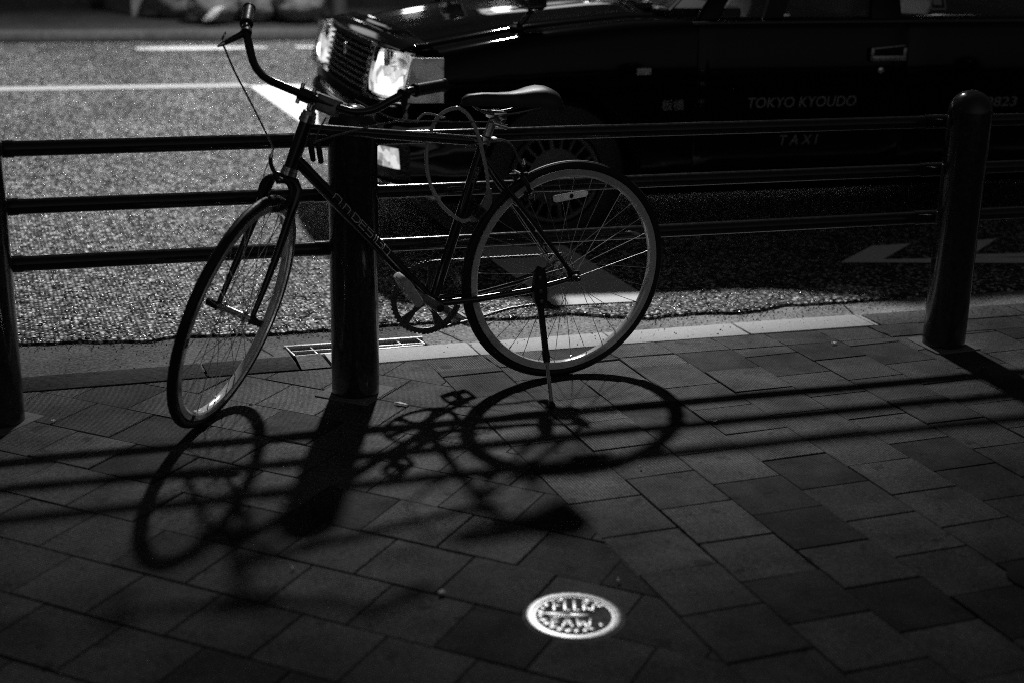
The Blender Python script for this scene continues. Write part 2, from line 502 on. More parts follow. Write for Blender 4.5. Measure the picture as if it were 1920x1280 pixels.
pv = MB(); pv.uv = []; pv.col = []
def add_paver(poly, ang, tone):
    if len(poly) < 3: return
    if area(poly) < 0: poly = poly[::-1]
    if area(poly) < 0.0008: return
    g0 = random.uniform(0.0006, 0.0016); top = inset(poly, g0+0.0022); low = inset(poly, g0)
    if len(top) < 3 or len(low) != len(top): return
    n = len(top)
    cx = sum(p[0] for p in top)/n; cy = sum(p[1] for p in top)/n
    tx, ty, dz = random.gauss(0, 0.004), random.gauss(0, 0.004), random.gauss(0, 0.0010)
    zt = lambda p: dz+tx*(p[0]-cx)+ty*(p[1]-cy)
    vs = [(p[0], p[1], zt(p)) for p in top]+[(p[0], p[1], zt(p)-0.0022) for p in low]+[(p[0], p[1], -0.03) for p in low]
    fs = [tuple(range(n))]+[(n+i, n+(i+1) % n, (i+1) % n, i) for i in range(n)]+[(2*n+i, 2*n+(i+1) % n, n+(i+1) % n, n+i) for i in range(n)]
    pv.add(vs, fs)
    ca, sa = math.cos(ang), math.sin(ang); off = random.random()*0.0062
    for f in fs:
        for i in f:
            x, y = vs[i][0], vs[i][1]
            pv.uv.append((ca*x+sa*y+off, -sa*x+ca*y)); pv.col.append(tone)

def tone():
    r = random.random()
    t = random.gauss(0.088, 0.013)
    if r < 0.24: t *= random.uniform(0.34, 0.6)
    return max(0.03, t)

def border(x): return edge_y(x)-0.131        # inner edge of the single course along the kerb
# straight-bond field
for i in range(0, 32):
    off = 0.1*(i % 2)
    xa, xb = X0+i*P, X0+(i+1)*P
    for j in range(-12, 26):
        yt = Y0+off+P*6-j*P
        if yt-P > border(xa)+0.3: continue
        poly = [(xa, yt-P), (xb, yt-P), (xb, yt), (xa, yt)]
        poly = clip(poly, 0.0683, 1.0, 4.214-0.131)
        add_paver(poly, 0.0, tone())
# border course
k = 0
x = X0
while x < 7.6:
    w = P
    add_paver([(x, border(x)), (x+w, border(x+w)), (x+w-0.012, edge_y(x+w)), (x-0.012, edge_y(x))], 0.0, tone())
    x += w
# diagonal field
S2 = math.sqrt(0.5)
for k in range(-26, 33):
    pa = 0.025+k*P
    offs = 0.15 if k % 2 == 0 else 0.05
    for j in range(-44, 14):
        qa = offs+j*P
        poly = [((p+q)*S2, (p-q)*S2) for p, q in ((pa, qa), (pa, qa+P), (pa+P, qa+P), (pa+P, qa))]
        if all(x > X0 for x, y in poly) or all(x < -5 for x, y in poly) or all(y > 4.45 for x, y in poly) or all(y < -2.2 for x, y in poly): continue
        if area(poly) < 0: poly = poly[::-1]
        poly = clip(poly, 1, 0, X0)
        poly = clip(poly, 0.0683, 1.0, 4.214)
        poly = clip(poly, 0.045, 1.0, 4.172)
        add_paver(poly, PI/4, tone())
tag(pv.build('pavement', M['paver'], smooth=0), 'pavement of small ribbed square pavers, diagonal bond meeting straight bond', 'pavement', kind='structure')
sheet('pavement_bed', -5, 7.7, lambda x: -2.3, lambda x: edge_y(x), -0.008, M['joint'], 'dark sand bed showing in the joints of the pavers', nx=40)

# ---- kerb stones flush with the paving: dark left of the drain, white painted right of it
KW = 0.138
def kerb(name, x0, x1, m, label, step, zt=0.004):
    b = MB(); x = x0
    while x < x1-1e-4:
        x2 = min(x+step, x1); g = 0.0025
        a0, a1 = x+g, x2-g
        vs = [(a0, edge_y(a0)+0.002, -0.04), (a1, edge_y(a1)+0.002, -0.04), (a1, edge_y(a1)+KW, -0.04), (a0, edge_y(a0)+KW, -0.04)]
        z = zt+random.gauss(0, 0.0007)
        b.add(vs+[(p[0], p[1], z) for p in vs], [(3, 2, 1, 0), (4, 5, 6, 7), (0, 1, 5, 4), (1, 2, 6, 5), (2, 3, 7, 6), (3, 0, 4, 7)])
        x = x2
    return tag(b.build(name, m, bevel=0.006), label, 'kerb', kind='structure')
kerb('kerb', -9, 0.885, M['kerb_dark'], 'flush dark kerb stones left of the drain grating', 0.6)
kerb('painted_kerb', 0.985, 2.925, M['kerb_white'], 'flush kerb stones painted white right of the drain grating', 0.48)
kerb('kerb', 2.93, 12, M['gutter'], 'flush bare grey kerb stones at the right end', 0.6, 0.003)
# crumbled corner between the two, beside the grating
b = MB()
b.add([(0.888, 4.136, 0.001), (0.98, 4.134, 0.001), (0.978, 4.275, 0.001), (0.897, 4.272, 0.001)], [(0, 1, 2, 3)])
tag(b.build('broken_kerb', M['gutter'], smooth=0), 'crumbled grey kerb end below the drain grating', 'kerb', kind='structure')

# ---- gutter and carriageway
pts_edge = [(-40, 6.6), (-8, 5.06), (-2, 4.75), (0.07, 4.638), (0.14, 4.635), (0.3, 4.6), (0.48, 4.557), (0.56, 4.572), (0.85, 4.512), (1.07, 4.511), (1.25, 4.5), (1.6, 4.47), (1.83, 4.445), (1.92, 4.455), (2.03, 4.39), (2.17, 4.318), (2.26, 4.325), (2.35, 4.33), (2.53, 4.285), (2.73, 4.325), (2.94, 4.302), (3.1, 4.30), (3.6, 4.27), (5, 4.19), (9, 3.95), (40, 2.2)]
def road_edge(x):
    for (xa, ya), (xb, yb) in zip(pts_edge, pts_edge[1:]):
        if xa <= x <= xb:
            y = ya+(yb-ya)*(x-xa)/(xb-xa); break
    else: y = pts_edge[-1][1]
    if -3 < x < 6:
        y += 0.012*noise.noise(V((x*9, 0.3, 0)))+0.008*noise.noise(V((x*31, 1.3, 0)))+0.004*noise.noise(V((x*90, 5.3, 0)))
    return y
FARK = 14.32
def fark(x): return FARK-0.06*(x-1)
# the drain grating lies in this opening
GX0, GX1 = 0.885, 1.338
def gy(x, t): return (4.3795-0.0667*(x-0.88))*(t)+(4.2765-0.0075*(x-0.885))*(1-t)
def gut_top(x): return 6.9 if x < -5 else (5.3 if x < -0.2 else 4.85)
b = MB()
def gut_strip(xs, f0, f1, z=-0.002):
    n = len(xs)
    b.add([(x, f0(x), z) for x in xs]+[(x, f1(x), z) for x in xs], [(i, i+1, n+i+1, n+i) for i in range(n-1)])
lin = lambda a, c, n: [a+(c-a)*i/n for i in range(n+1)]
gut_strip(lin(-20, GX0, 30), lambda x: edge_y(x)+KW*0.5, lambda x: 4.95-0.06*x)
gut_strip(lin(GX0, GX1, 6), lambda x: gy(x, 1)+0.004, lambda x: 4.95-0.06*x)
tag(b.build('gutter', M['gutter'], smooth=0), 'dirty concrete gutter strip left of and behind the drain grating', 'gutter', kind='structure')
b = MB()
gut_strip(lin(GX1, 20, 30), lambda x: edge_y(x)+KW*0.5, lambda x: 4.95-0.06*x)
tag(b.build('gutter', M['gutter_lifted'], smooth=0), 'concrete gutter strip right of the drain grating, colour lifted where lamplight falls off', 'gutter', kind='structure')
b = MB()
for q in ((0.79, 4.49, 0.83, 4.30), (1.40, 4.47, 1.46, 4.27), (2.95, 4.29, 2.91, 4.16)):
    x0, y0, x1, y1 = q
    pts = [(x0+(x1-x0)*t+0.006*noise.noise(V((t*6, x0, 0))), y0+(y1-y0)*t) for t in lin(0, 1, 10)]
    vs = []
    for i, (x, y) in enumerate(pts):
        w = 0.003+0.002*noise.noise(V((i*0.9, x0*3, 2)))
        vs += [(x-w, y, -0.0005), (x+w, y, -0.0005)]
    b.add(vs, [(2*i, 2*i+1, 2*i+3, 2*i+2) for i in range(len(pts)-1)])
tag(b.build('gutter_joints', M['void'], smooth=0), 'dark open joints across the concrete gutter', 'joint', kind='structure')

RZ = 0.012
b = MB()
xs = lin(-45, -3, 40)+lin(-3, 6, 700)[1:]+lin(6, 45, 40)[1:]
n = len(xs)
b.add([(x, road_edge(x)+0.006, RZ-0.03) for x in xs]+[(x, road_edge(x), RZ-0.004) for x in xs]+[(x, road_edge(x)+0.012, RZ) for x in xs]+[(x, fark(x)-0.42, RZ) for x in xs],
      [(r*n+i, r*n+i+1, (r+1)*n+i+1, (r+1)*n+i) for r in range(3) for i in range(n-1)])
tag(b.build('road', M['asphalt'], smooth=0), 'coarse stony asphalt carriageway glittering in the lamp light', 'road', kind='structure')

def flat(name, poly, m, label, z=RZ+0.004, cat='road marking'):
    b = MB(); b.add([(x, y, z) for x, y in poly], [tuple(range(len(poly)))])
    return tag(b.build(name, m, smooth=0), label, cat, kind='structure')
flat('stop_line', [(1.893, 4.525), (2.268, 4.485), (2.325, 10.62), (1.935, 10.62)], M['road_paint'], 'wide white stop line running from the gutter out under the taxi')
flat('lane_line', [(-45, 13.55), (-45, 13.33), (0.19, 10.69), (1.931, 10.58), (1.931, 10.74), (0.19, 10.88)], M['road_paint_old'], 'thin white lane line crossing the carriageway on the left')
def chev(dx, dy): return [(x+dx, y+dy) for x, y in [(3.257, 4.783), (3.55, 4.994), (3.745, 4.986), (3.459, 4.778), (4.32, 4.60), (4.2, 4.50)]]
def chevron(dx, dy, label):
    p = chev(dx, dy)
    b = MB(); b.add([(x, y, RZ+0.004) for x, y in p], [(0, 3, 2, 1), (0, 5, 4, 3)])
    tag(b.build('chevron_marking', M['chevron_paint'], smooth=0), label, 'road marking', kind='structure')
chevron(0, 0, 'worn white arrowhead marking left of the right post')
chevron(0.425, -0.03, 'worn white arrowhead marking right of the right post')
# far side of the road
b = MB()
for i in range(26):
    xa = 1.42+i*0.13
    if i in (9, 10, 17): continue
    w0 = 0.05+0.09*math.sin(min(1, (i+0.5)/9)*PI)
    w1 = 0.05+0.09*math.sin(min(1, (i+1.5)/9)*PI) if i < 9 else w0
    if i > 9: w0 = w1 = 0.07
    yc = 13.29-0.06*(xa-1.4)
    b.add([(xa, yc-w0, RZ+0.004), (xa+0.13, yc-w1-0.008, RZ+0.004), (xa+0.13, yc+w1-0.008, RZ+0.004), (xa, yc+w0, RZ+0.004)], [(0, 1, 2, 3)])
tag(b.build('edge_line', M['paint_fresh'], smooth=0), 'scuffed white edge line along the far side of the road', 'road marking', kind='structure')
sheet('far_gutter', -40, 40, lambda x: fark(x)-0.42, lambda x: fark(x)+0.02, RZ+0.001, M['far_gutter'], 'dark gutter along the far kerb', 'gutter')
b = MB()
n = 41; xs = lin(-40, 40, 40)
b.add([(x, fark(x), 0) for x in xs]+[(x, fark(x)+0.01, 0.06) for x in xs]+[(x, fark(x)+0.2, 0.07) for x in xs]+[(x, fark(x)+0.2, 0) for x in xs],
      [(r*n+i, r*n+i+1, (r+1)*n+i+1, (r+1)*n+i) for r in range(3) for i in range(n-1)])
tag(b.build('far_kerb', M['far_kerb'], smooth=0), 'low pale kerb on the far side of the road', 'kerb', kind='structure')
sheet('far_pavement', -40, 40, lambda x: fark(x)+0.2, lambda x: 40, 0.066, M['far_paving'], 'dim pavement on the far side of the road', 'pavement')

# ---- loose grit along the ragged edge of the asphalt
b = MB()
for i in range(2600):
    x = random.uniform(-1.0, 3.6)
    e = road_edge(x)
    y = e-abs(random.gauss(0, 0.05))+0.012 if random.random() < 0.75 else random.uniform(edge_y(x)+0.02, e)
    if GX0-0.02 < x < GX1+0.02 and y < 4.40: continue
    r = random.uniform(0.0012, 0.0042)
    u, w = V((random.gauss(0, 1), random.gauss(0, 1), random.gauss(0, .4))).normalized(), V((random.gauss(0, 1), random.gauss(0, 1), random.gauss(0, .4)))
    w = (w-u*w.dot(u)).normalized(); q = u.cross(w); c = V((x, y, r*0.4+(0.003 if y < edge_y(x)+KW else -0.001)))
    b.add([c+u*r, c-u*r, c+w*r*.8, c-w*r*.8, c+q*r*.7, c-q*r*.7], [(0, 2, 4), (2, 1, 4), (1, 3, 4), (3, 0, 4), (2, 0, 5), (1, 2, 5), (3, 1, 5), (0, 3, 5)])
tag(b.build('loose_grit', M['grit'], smooth=0), 'loose grit scattered along the ragged edge of the asphalt', 'grit', kind='stuff')

# ---- drain grating
gr = empty('drain_grate', (1.11, 4.33, 0), 'slotted steel drain grating set in the gutter behind the middle post', 'drain grate')
pit = MB()
q = [(GX0, gy(GX0, 0)-0.002), (GX1, gy(GX1, 0)-0.002), (GX1, gy(GX1, 1)+0.004), (GX0, gy(GX0, 1)+0.004)]
pit.add([(x, y, -0.003) for x, y in q]+[(x, y, -0.12) for x, y in q], [(4, 5, 6, 7), (0, 1, 5, 4), (1, 2, 6, 5), (2, 3, 7, 6), (3, 0, 4, 7)])
pit.build('pit', M['void'], gr, smooth=0)
def bar(b, p, q, w, h, z):
    p, q = V((p[0], p[1], z)), V((q[0], q[1], z)); d = (q-p)/2; s = V((-d.y, d.x, 0)).normalized()*w
    b.box((p+q)/2, d, s, V((0, 0, h)))
b = MB()
bar(b, (0.88, gy(0.88, 1)-0.006), (1.343, gy(1.343, 1)-0.006), 0.006, 0.009, -0.004)
bar(b, (0.893, gy(0.893, 0.02)), (1.33, gy(1.33, 0.02)), 0.004, 0.008, -0.008)
for x in (0.895, 1.328):
    bar(b, (x-0.008, gy(x, 1)-0.006), (x, gy(x, 0)), 0.003, 0.008, -0.005)
b.build('grate_frame', M['grate'], gr, bevel=0.0012)
b = MB()
bar(b, (0.897, 4.323), (1.327, 4.289), 0.0028, 0.007, -0.006)
b.build('grate_bar', M['grate'], gr, bevel=0.001)
for x in (0.968, 1.064, 1.16, 1.256):
    b = MB(); bar(b, (x-0.004, gy(x, 1)-0.01), (x+0.004, gy(x, 0)), 0.0028, 0.006, -0.0075)
    b.build('cross_bar', M['grate'], gr, bevel=0.001)

# ---- small round cover in the pavement
MCX, MCY = 1.075, 2.414
mc = empty('round_cover', (MCX, MCY, 0), 'small pale round iron cover with raised signs in the pavement', 'utility cover')
def disc(prof, n=64):
    b = MB(); b.lathe((MCX, MCY, 0), (0, 0, 1), prof, n); return b
disc([(0.1065, -0.03), (0.1065, 0.0008), (0.1, 0.0012), (0.1, -0.03)], 64).build('cover_rim', M['cover_dark'], mc)
disc([(0.099, -0.03), (0.099, 0.0035), (0.0965, 0.0045), (0.086, 0.0045), (0.0845, 0.002), (0.082, 0.002), (0.0, 0.002)]).build('cover_plate', [M['cover_white']], mc)
b = MB()
b.lathe((MCX, MCY, 0.0024), (0, 0, 1), [(0.079, 0), (0.079, 0.0006), (0.0, 0.0006)], 48)
b.build('recess', M['cover_dark'], mc)
def stroke(b, x0, y0, x1, y1, w):
    ang = -0.36
    def rot(x, y): return V((MCX+math.cos(ang)*x-math.sin(ang)*y, MCY+math.sin(ang)*x+math.cos(ang)*y, 0.0045))
    p, q = rot(x0, y0), rot(x1, y1); d = (q-p)/2; s = V((-d.y, d.x, 0)).normalized()*w
    b.box((p+q)/2, d+d.normalized()*w, s, V((0, 0, 0.0016)))
b = MB()
for s in [(-0.040, 0.016, -0.040, 0.056, .0034), (-0.040, 0.055, -0.026, 0.055, .003), (-0.040, 0.036, -0.028, 0.036, .003), (-0.017, 0.016, -0.017, 0.060, .0036), (-0.017, 0.017, -0.006, 0.017, .003), (0.003, 0.016, 0.003, 0.06, .0036), (0.003, 0.018, 0.014, 0.018, .003), (0.023, 0.02, 0.023, 0.056, .0036), (0.023, 0.04, 0.035, 0.054, .003), (0.040, 0.018, 0.044, 0.046, .0034), (0.028, 0.03, 0.038, 0.018, .0028),
          (-0.058, 0.002, -0.012, 0.001, .0042), (-0.006, 0.0, 0.026, -0.003, .0042), (-0.05, -0.0075, 0.02, -0.0095, .002),
          (-0.045, -0.018, -0.045, -0.05, .0036), (-0.045, -0.018, -0.032, -0.018, .003), (-0.045, -0.034, -0.033, -0.034, .003), (-0.024, -0.05, -0.014, -0.018, .0034), (-0.014, -0.018, -0.004, -0.052, .0034), (-0.02, -0.04, -0.008, -0.04, .0026), (0.006, -0.02, 0.010, -0.054, .0034), (0.010, -0.054, 0.018, -0.026, .0034), (0.018, -0.026, 0.026, -0.054, .0034), (0.034, -0.018, 0.03, -0.046, .003)]+[(0.071*math.cos(t), 0.071*math.sin(t), 0.066*math.cos(t+d), 0.066*math.sin(t+d), w) for t, d, w in [(0.55, 0.06, .004), (0.8, -0.05, .003), (1.05, 0.07, .0045), (1.9, 0.05, .003), (2.2, -0.06, .004), (2.5, 0.06, .005), (2.75, 0.05, .004), (3.0, 0.05, .006), (3.25, -0.05, .005), (3.5, 0.06, .006), (3.75, 0.04, .006), (4.0, 0.07, .006), (4.25, 0.04, .006), (4.5, 0.07, .006), (4.75, 0.03, .005), (5.0, 0.06, .005), (5.25, -0.05, .004), (5.6, 0.05, .004)]]:
    stroke(b, *s)
b.build('raised_signs', M['cover_white'], mc, bevel=0.0008)
# black rounded cover cut by the right edge of the picture
b = MB(); b.lathe((2.13, 2.245, -0.02), (0, 0, 1), [(0.075, 0), (0.075, 0.024), (0.068, 0.028), (0.0, 0.029)], 40)
tag(b.build('black_cover', M['void']), 'flat black round cover in the dark pavement at the right edge', 'utility cover')

# ---- litter
def scrap(x, y, s, ang, label, asp=0.35, h=0.006, m='litter'):
    b = MB(); n = 9; rings = []
    ca, sa = math.cos(ang), math.sin(ang)
    for i in range(n):
        t = -1+2*i/(n-1); w = asp*s*math.sqrt(max(0.02, 1-t*t))*(1+0.3*noise.noise(V((i*0.7, x*9, 0))))
        cz = 0.003+h*(0.5+0.5*noise.noise(V((i*0.5, y*7, 1))))
        row = []
        for k in range(5):
            u = -1+k*0.5
            px, py = t*s, u*w
            row.append(V((x+ca*px-sa*py, y+sa*px+ca*py, cz+0.4*h*u*u)))
        rings.append(row)
    b.loft(rings, closed=False)
    o = b.build('litter_scrap', M[m]); md = o.modifiers.new('thickness', 'SOLIDIFY'); md.thickness = 0.0006
    tag(o, label, 'litter', 'scraps of litter on the pavement')
scrap(1.09, 3.735, 0.022, -0.7, 'pale leaf-shaped scrap right of the foot of the middle post', 0.28)
scrap(1.90, 3.335, 0.011, 0.8, 'small pale paper chip right of the rear wheel shadow', 0.75)
scrap(0.51, 4.27, 0.011, 0.5, 'tiny pale chip lying on the dark kerb', 0.6)
scrap(0.135, 3.885, 0.006, 0.2, 'tiny pale speck between left post and front wheel', 0.8)
scrap(0.675, 3.85, 0.006, 1.2, 'tiny pale speck between front wheel and middle post', 0.8)
scrap(1.55, 3.09, 0.004, 0.3, 'tiny bright speck on a light paver right of the wheel shadow', 0.9)
scrap(1.225, 2.52, 0.005, 0.3, 'tiny round speck behind the round cover', 0.9)
scrap(0.845, 2.59, 0.009, 0.3, 'faint grey scrap left of the round cover', 0.7)
scrap(2.64, 3.87, 0.012, 0.1, 'pale crumb at a paver joint left of the right post', 0.5)
scrap(0.57, 2.80, 0.005, 0.9, 'tiny bright speck inside the front wheel shadow', 0.7)

# ---- pipe fence along the kerb
def fence_y(x): return 3.943-0.0583*x
FD = V((1, -0.0583, 0)).normalized(); FN = V((0.0583, 1, 0)).normalized()
fen = empty('pipe_fence', (0.994, fence_y(0.994), 0), 'dark round-topped steel posts joined by three horizontal pipe rails along the kerb', 'fence')
PR, PH = 0.070, 0.853
post_x = [-2.0, -0.006, 0.994, 3.004, 5.0]
for i, px in enumerate(post_x):
    c = V((px, fence_y(px), 0))
    b = MB()
    prof = [(PR, -0.05), (PR, 0.25), (PR, 0.5), (PR, PH-PR)]+[(PR*math.cos(t*PI/20), PH-PR+PR*math.sin(t*PI/20)) for t in range(1, 10)]+[(0.001, PH)]
    b.lathe(c, (0, 0, 1), prof, 40)
    po = b.build('post', M['fence_paint'], fen)
    b = MB()
    a = PI/4 if i < 3 else 0.0
    u, w = V((math.cos(a), math.sin(a), 0))*0.088, V((-math.sin(a), math.cos(a), 0))*0.088
    b.box(c+V((0, 0, -0.013)), u, w, V((0, 0, 0.017)))
    b.build('mortar_collar', M['mortar'], po, bevel=0.003)
RH = [0.7355, 0.5765, 0.4155]
for xa, xb in zip(post_x, post_x[1:]):
    for z in RH:
        b = MB()
        p = V((xa, fence_y(xa), z))+FN*0.110+FD*0.01; q = V((xb, fence_y(xb), z))+FN*0.110-FD*0.01
        b.tube([p, p.lerp(q, 0.5), q], 0.0212, 24)
        rl = b.build('rail', M['rail_paint'], fen)
        for e, sg in ((p, 1), (q, -1)):
            b = MB()
            b.tube([e-FD*sg*0.02, e+FD*sg*0.085], 0.0236, 24)
            b.box(e-FN*0.034, FD*0.018, FN*0.03, V((0, 0, 0.014)))
            b.build('rail_bracket', M['rail_paint'], rl)
# ================================================================== the bicycle
HUB = V((1.63544664, 3.83795629, 0.3377103))
BF, BN, BU = V((-0.99703137, -0.07666571, -0.00712845)), V((0.07691515, -0.99595375, -0.04647783)), V((-0.00353635, -0.04688814, 0.99889389))
def B(f, n=0.0, u=0.0):
    if not isinstance(f, (int, float)): f, n, u = f
    return HUB+BF*f+BN*n+BU*u
def Bd(v): return BF*v[0]+BN*v[1]+BU*v[2]
WR = 0.338
P0 = V((0.99604839, 0, -0.01598595))
sD, sE, sM = V((-0.35524335, 0, 0.93477386)), V((0.58324277, 0.78147227, 0.22165053)), V((-0.73049985, 0.62393997, -0.27761283))
def S(m, e, d): return B(*(P0+sM*m+sE*e+sD*d))
D_, E_, M_ = Bd(sD), Bd(sE), Bd(sM)
AX0 = P0
bike = empty('bicycle', (1.634, 3.8536, 0), 'slim black city bicycle on its kickstand, front wheel turned out, leaning towards the fence', 'bicycle')

def wheel(hubp, a, b, nrm, name, rear, label=None):
    """a, b: axes in the wheel plane, nrm: axle direction (to the rider's left)"""
    wl = bpy.data.objects.new(name, None); C.objects.link(wl); wl.parent = bike
    wl.location = hubp-wloc(bike)
    if label: wl['label'] = label
    m = MB()
    tr = 0.0136; R0 = WR-tr
    prof = []
    for i in range(16):
        t = 2*PI*i/16
        prof.append((tr*math.cos(t)*(1.0 if math.cos(t) > 0 else 0.9), tr*0.98*math.sin(t)))
    m.ring(hubp, a, b, nrm, R0, prof, 128)
    # centre tread rib
    m.ring(hubp, a, b, nrm, R0+tr, [(0.0007, -0.003), (0.0007, 0.003), (-0.001, 0.004), (-0.001, -0.004)], 128)
    m.build('tyre', M['rubber'], wl)
    m = MB()
    m.ring(hubp, a, b, nrm, 0.3, [(0.0135, 0.0105), (0.0125, 0.0122), (-0.004, 0.0122), (-0.0085, 0.009), (-0.0105, 0.0), (-0.0085, -0.009), (-0.004, -0.0122), (0.0125, -0.0122), (0.0135, -0.0105), (0.009, 0.0)], 128)
    m.build('rim', M['rim'], wl)
    m = MB()
    fl = 0.033 if not rear else 0.028
    if rear:
        m.lathe(hubp-nrm*0.06, nrm, [(0.004, -0.02), (0.009, -0.018), (0.009, 0.006), (0.016, 0.008), (0.024, 0.03), (0.024, 0.033), (0.014, 0.038), (0.013, 0.08), (0.022, 0.086), (0.022, 0.089), (0.012, 0.095), (0.009, 0.115), (0.009, 0.125), (0.004, 0.13)], 24)
    else:
        m.lathe(hubp-nrm*0.05, nrm, [(0.009, 0), (0.011, 0.006), (0.011, 0.014), (0.02, 0.016), (0.02, 0.019), (0.0095, 0.023), (0.0095, 0.077), (0.02, 0.081), (0.02, 0.084), (0.011, 0.086), (0.011, 0.094), (0.009, 0.1)], 24)
    m.build('hub', M['alloy'], wl)
    for s in (1, -1):
        m = MB()
        o = hubp+nrm*s*(0.054 if not rear else 0.062)
        if rear: m.lathe(o, nrm*s, [(0.006, 0), (0.006, 0.012), (0.0105, 0.013), (0.0105, 0.022), (0.006, 0.024), (0.005, 0.034), (0.001, 0.035)], 12)
        else: m.lathe(o, nrm*s, [(0.009, 0), (0.0125, 0.002), (0.0125, 0.014), (0.011, 0.016), (0.011, 0.028), (0.009, 0.031), (0.001, 0.031)], 16)
        m.build('axle_nut', M['black_plastic'], wl)
    m = MB(); N = 32
    fr = 0.0225 if rear else 0.0185
    for i in range(N):
        s = 1 if i % 2 else -1
        th = 2*PI*i/N+0.07
        lead = (1 if (i//2) % 2 else -1)*math.radians(62)
        hp = hubp+nrm*s*(0.0275 if rear else 0.0325)+(a*math.cos(th+lead)+b*math.sin(th+lead))*fr
        rp = hubp+nrm*s*0.002+(a*math.cos(th)+b*math.sin(th))*0.2915
        m.tube([hp, rp], 0.00105, 6)
        d = (hp-rp).normalized()
        m.tube([rp-d*0.003, rp+d*0.013], 0.0019, 6)
    m.build('spokes', M['spoke'], wl)
    return wl

# rear wheel
rw = wheel(HUB, BF, BU, BN, 'rear_wheel', True)
m = MB()                                   # spoke reflector, wedged between two spokes
c = B(-0.004, 0.006, 0.234); ra = Bd(V((0.995, 0, -0.09))); rb = Bd(V((0.09, 0, 0.995)))
prof = [(-0.056, -0.006), (-0.051, -0.0105), (0.05, -0.0125), (0.057, -0.008), (0.057, 0.005), (0.052, 0.0095), (-0.048, 0.0085), (-0.056, 0.004)]
m.prism(prof, lambda x, y, t: c+ra*x+rb*y+BN*t, -0.004, 0.006)
rf = m.build('wheel_reflector', M['reflector'], rw, bevel=0.002)
m = MB(); m.lathe(c+BN*0.005, BN, [(0.0065, 0), (0.0065, 0.0025), (0.001, 0.003)], 16)
m.build('reflector_screw', M['black_plastic'], rw)
# sprockets
m = MB()
for z, r in ((-0.036, 0.046), (-0.04, 0.042), (-0.044, 0.038), (-0.048, 0.034), (-0.052, 0.03), (-0.056, 0.026)):
    prof = []
    n = 48
    m.ring(HUB, BF, BU, BN, 0, [(0.016, z), (r, z), (r, z+0.0016), (0.016, z+0.0016)], 40)
m.build('sprockets', M['steel_dark'], rw)
# front wheel, steered outwards
FH = B(1.02229431, 0.03516625, -0.00601168)
fw = wheel(FH, E_, D_, M_, 'front_wheel', False)
for k in range(3):                          # worn dark decals across the pale rim
    m = MB(); th = (-1.36, -0.2, 1.9)[k]
    rings = []
    for i in range(5):
        t = th+i*0.02; d = E_*math.cos(t)+D_*math.sin(t)
        rings.append([FH+d*rr+M_*s for rr, s in ((0.3125, 0.0127), (0.296, 0.0127), (0.296, 0.0126), (0.3125, 0.0126))])
    m.loft(rings)
    for i, rr in enumerate(rings): rings[i] = [p-M_*0.0253 for p in rr]
    m.loft(rings)
    m.build('rim_decal', M['soft_black'], fw)

# frame
HT0, HT1 = S(0, 0, 0.408), S(0, 0, 0.556)
BB = B(0.430, 0, -0.053)
STT = B(0.273, 0, 0.428)
m = MB()
m.tube([HT0, HT1], 0.0185, 20)
dtp = S(0, 0, 0.447)
m.tube([dtp, BB], 0.0168, 20)
ttp = S(0, 0, 0.525)
m.tube([S(0, 0, 0.53), B(0.281, 0, 0.412)], 0.0145, 20)
m.tube([BB, STT], 0.0148, 20)
for s in (1, -1):
    m.tube([BB+Bd(V((-0.02, 0.022*s, 0.002))), B(0.30, 0.028*s, -0.05), B(0.14, 0.045*s, -0.035), B(0.012, 0.062*s, -0.006)], [0.0105, 0.0105, 0.0095, 0.0075], 14)
    m.tube([B(0.283, 0.012*s, 0.368), B(0.235, 0.026*s, 0.3), B(0.13, 0.04*s, 0.17), B(0.012, 0.062*s, 0.014)], [0.008, 0.008, 0.0078, 0.007], 12)
    m.box(B(0.003, 0.0625*s, 0.001), BF*0.02, BN*0.0028, BU*0.016)
m.lathe(BB-BN*0.036, BN, [(0.02, 0), (0.0205, 0.002), (0.0205, 0.07), (0.02, 0.072)], 24)
m.tube([B(0.14, 0.04, 0.185)+BF*0.03+BU*0.035, B(0.14, -0.04, 0.185)+BF*0.03+BU*0.035], 0.006, 10)
frame = m.build('frame', M['frame_paint'], bike)
for d0 in (0.402, 0.552):
    m = MB()
    for q, r in ((d0, 0.0225), (d0+0.011, 0.021)):
        m.lathe(S(0, 0, q), D_, [(0.017, -0.006), (r, -0.005), (r, 0.005), (0.017, 0.006)], 24)
    m.build('headset_cup', M['chrome'], frame)
m = MB(); m.lathe(S(0, 0, 0.565), D_, [(0.017, 0), (0.0195, 0.001), (0.0195, 0.012), (0.013, 0.016)], 8)
m.build('headset_nut', M['alloy'], frame)
m = MB(); m.lathe(STT-Bd(V((-0.003, 0, 0.012))), (STT-BB), [(0.0155, -0.012), (0.0178, -0.011), (0.0178, 0.008), (0.0155, 0.009)], 20)
m.box(STT+Bd(V((-0.02, 0, -0.012))), BF*0.01, BN*0.011, BU*0.006)
m.lathe(STT+Bd(V((-0.021, 0.009, -0.012))), BN, [(0.005, 0), (0.005, 0.007), (0.001, 0.008)], 10)
m.build('seat_clamp', M['alloy'], frame)
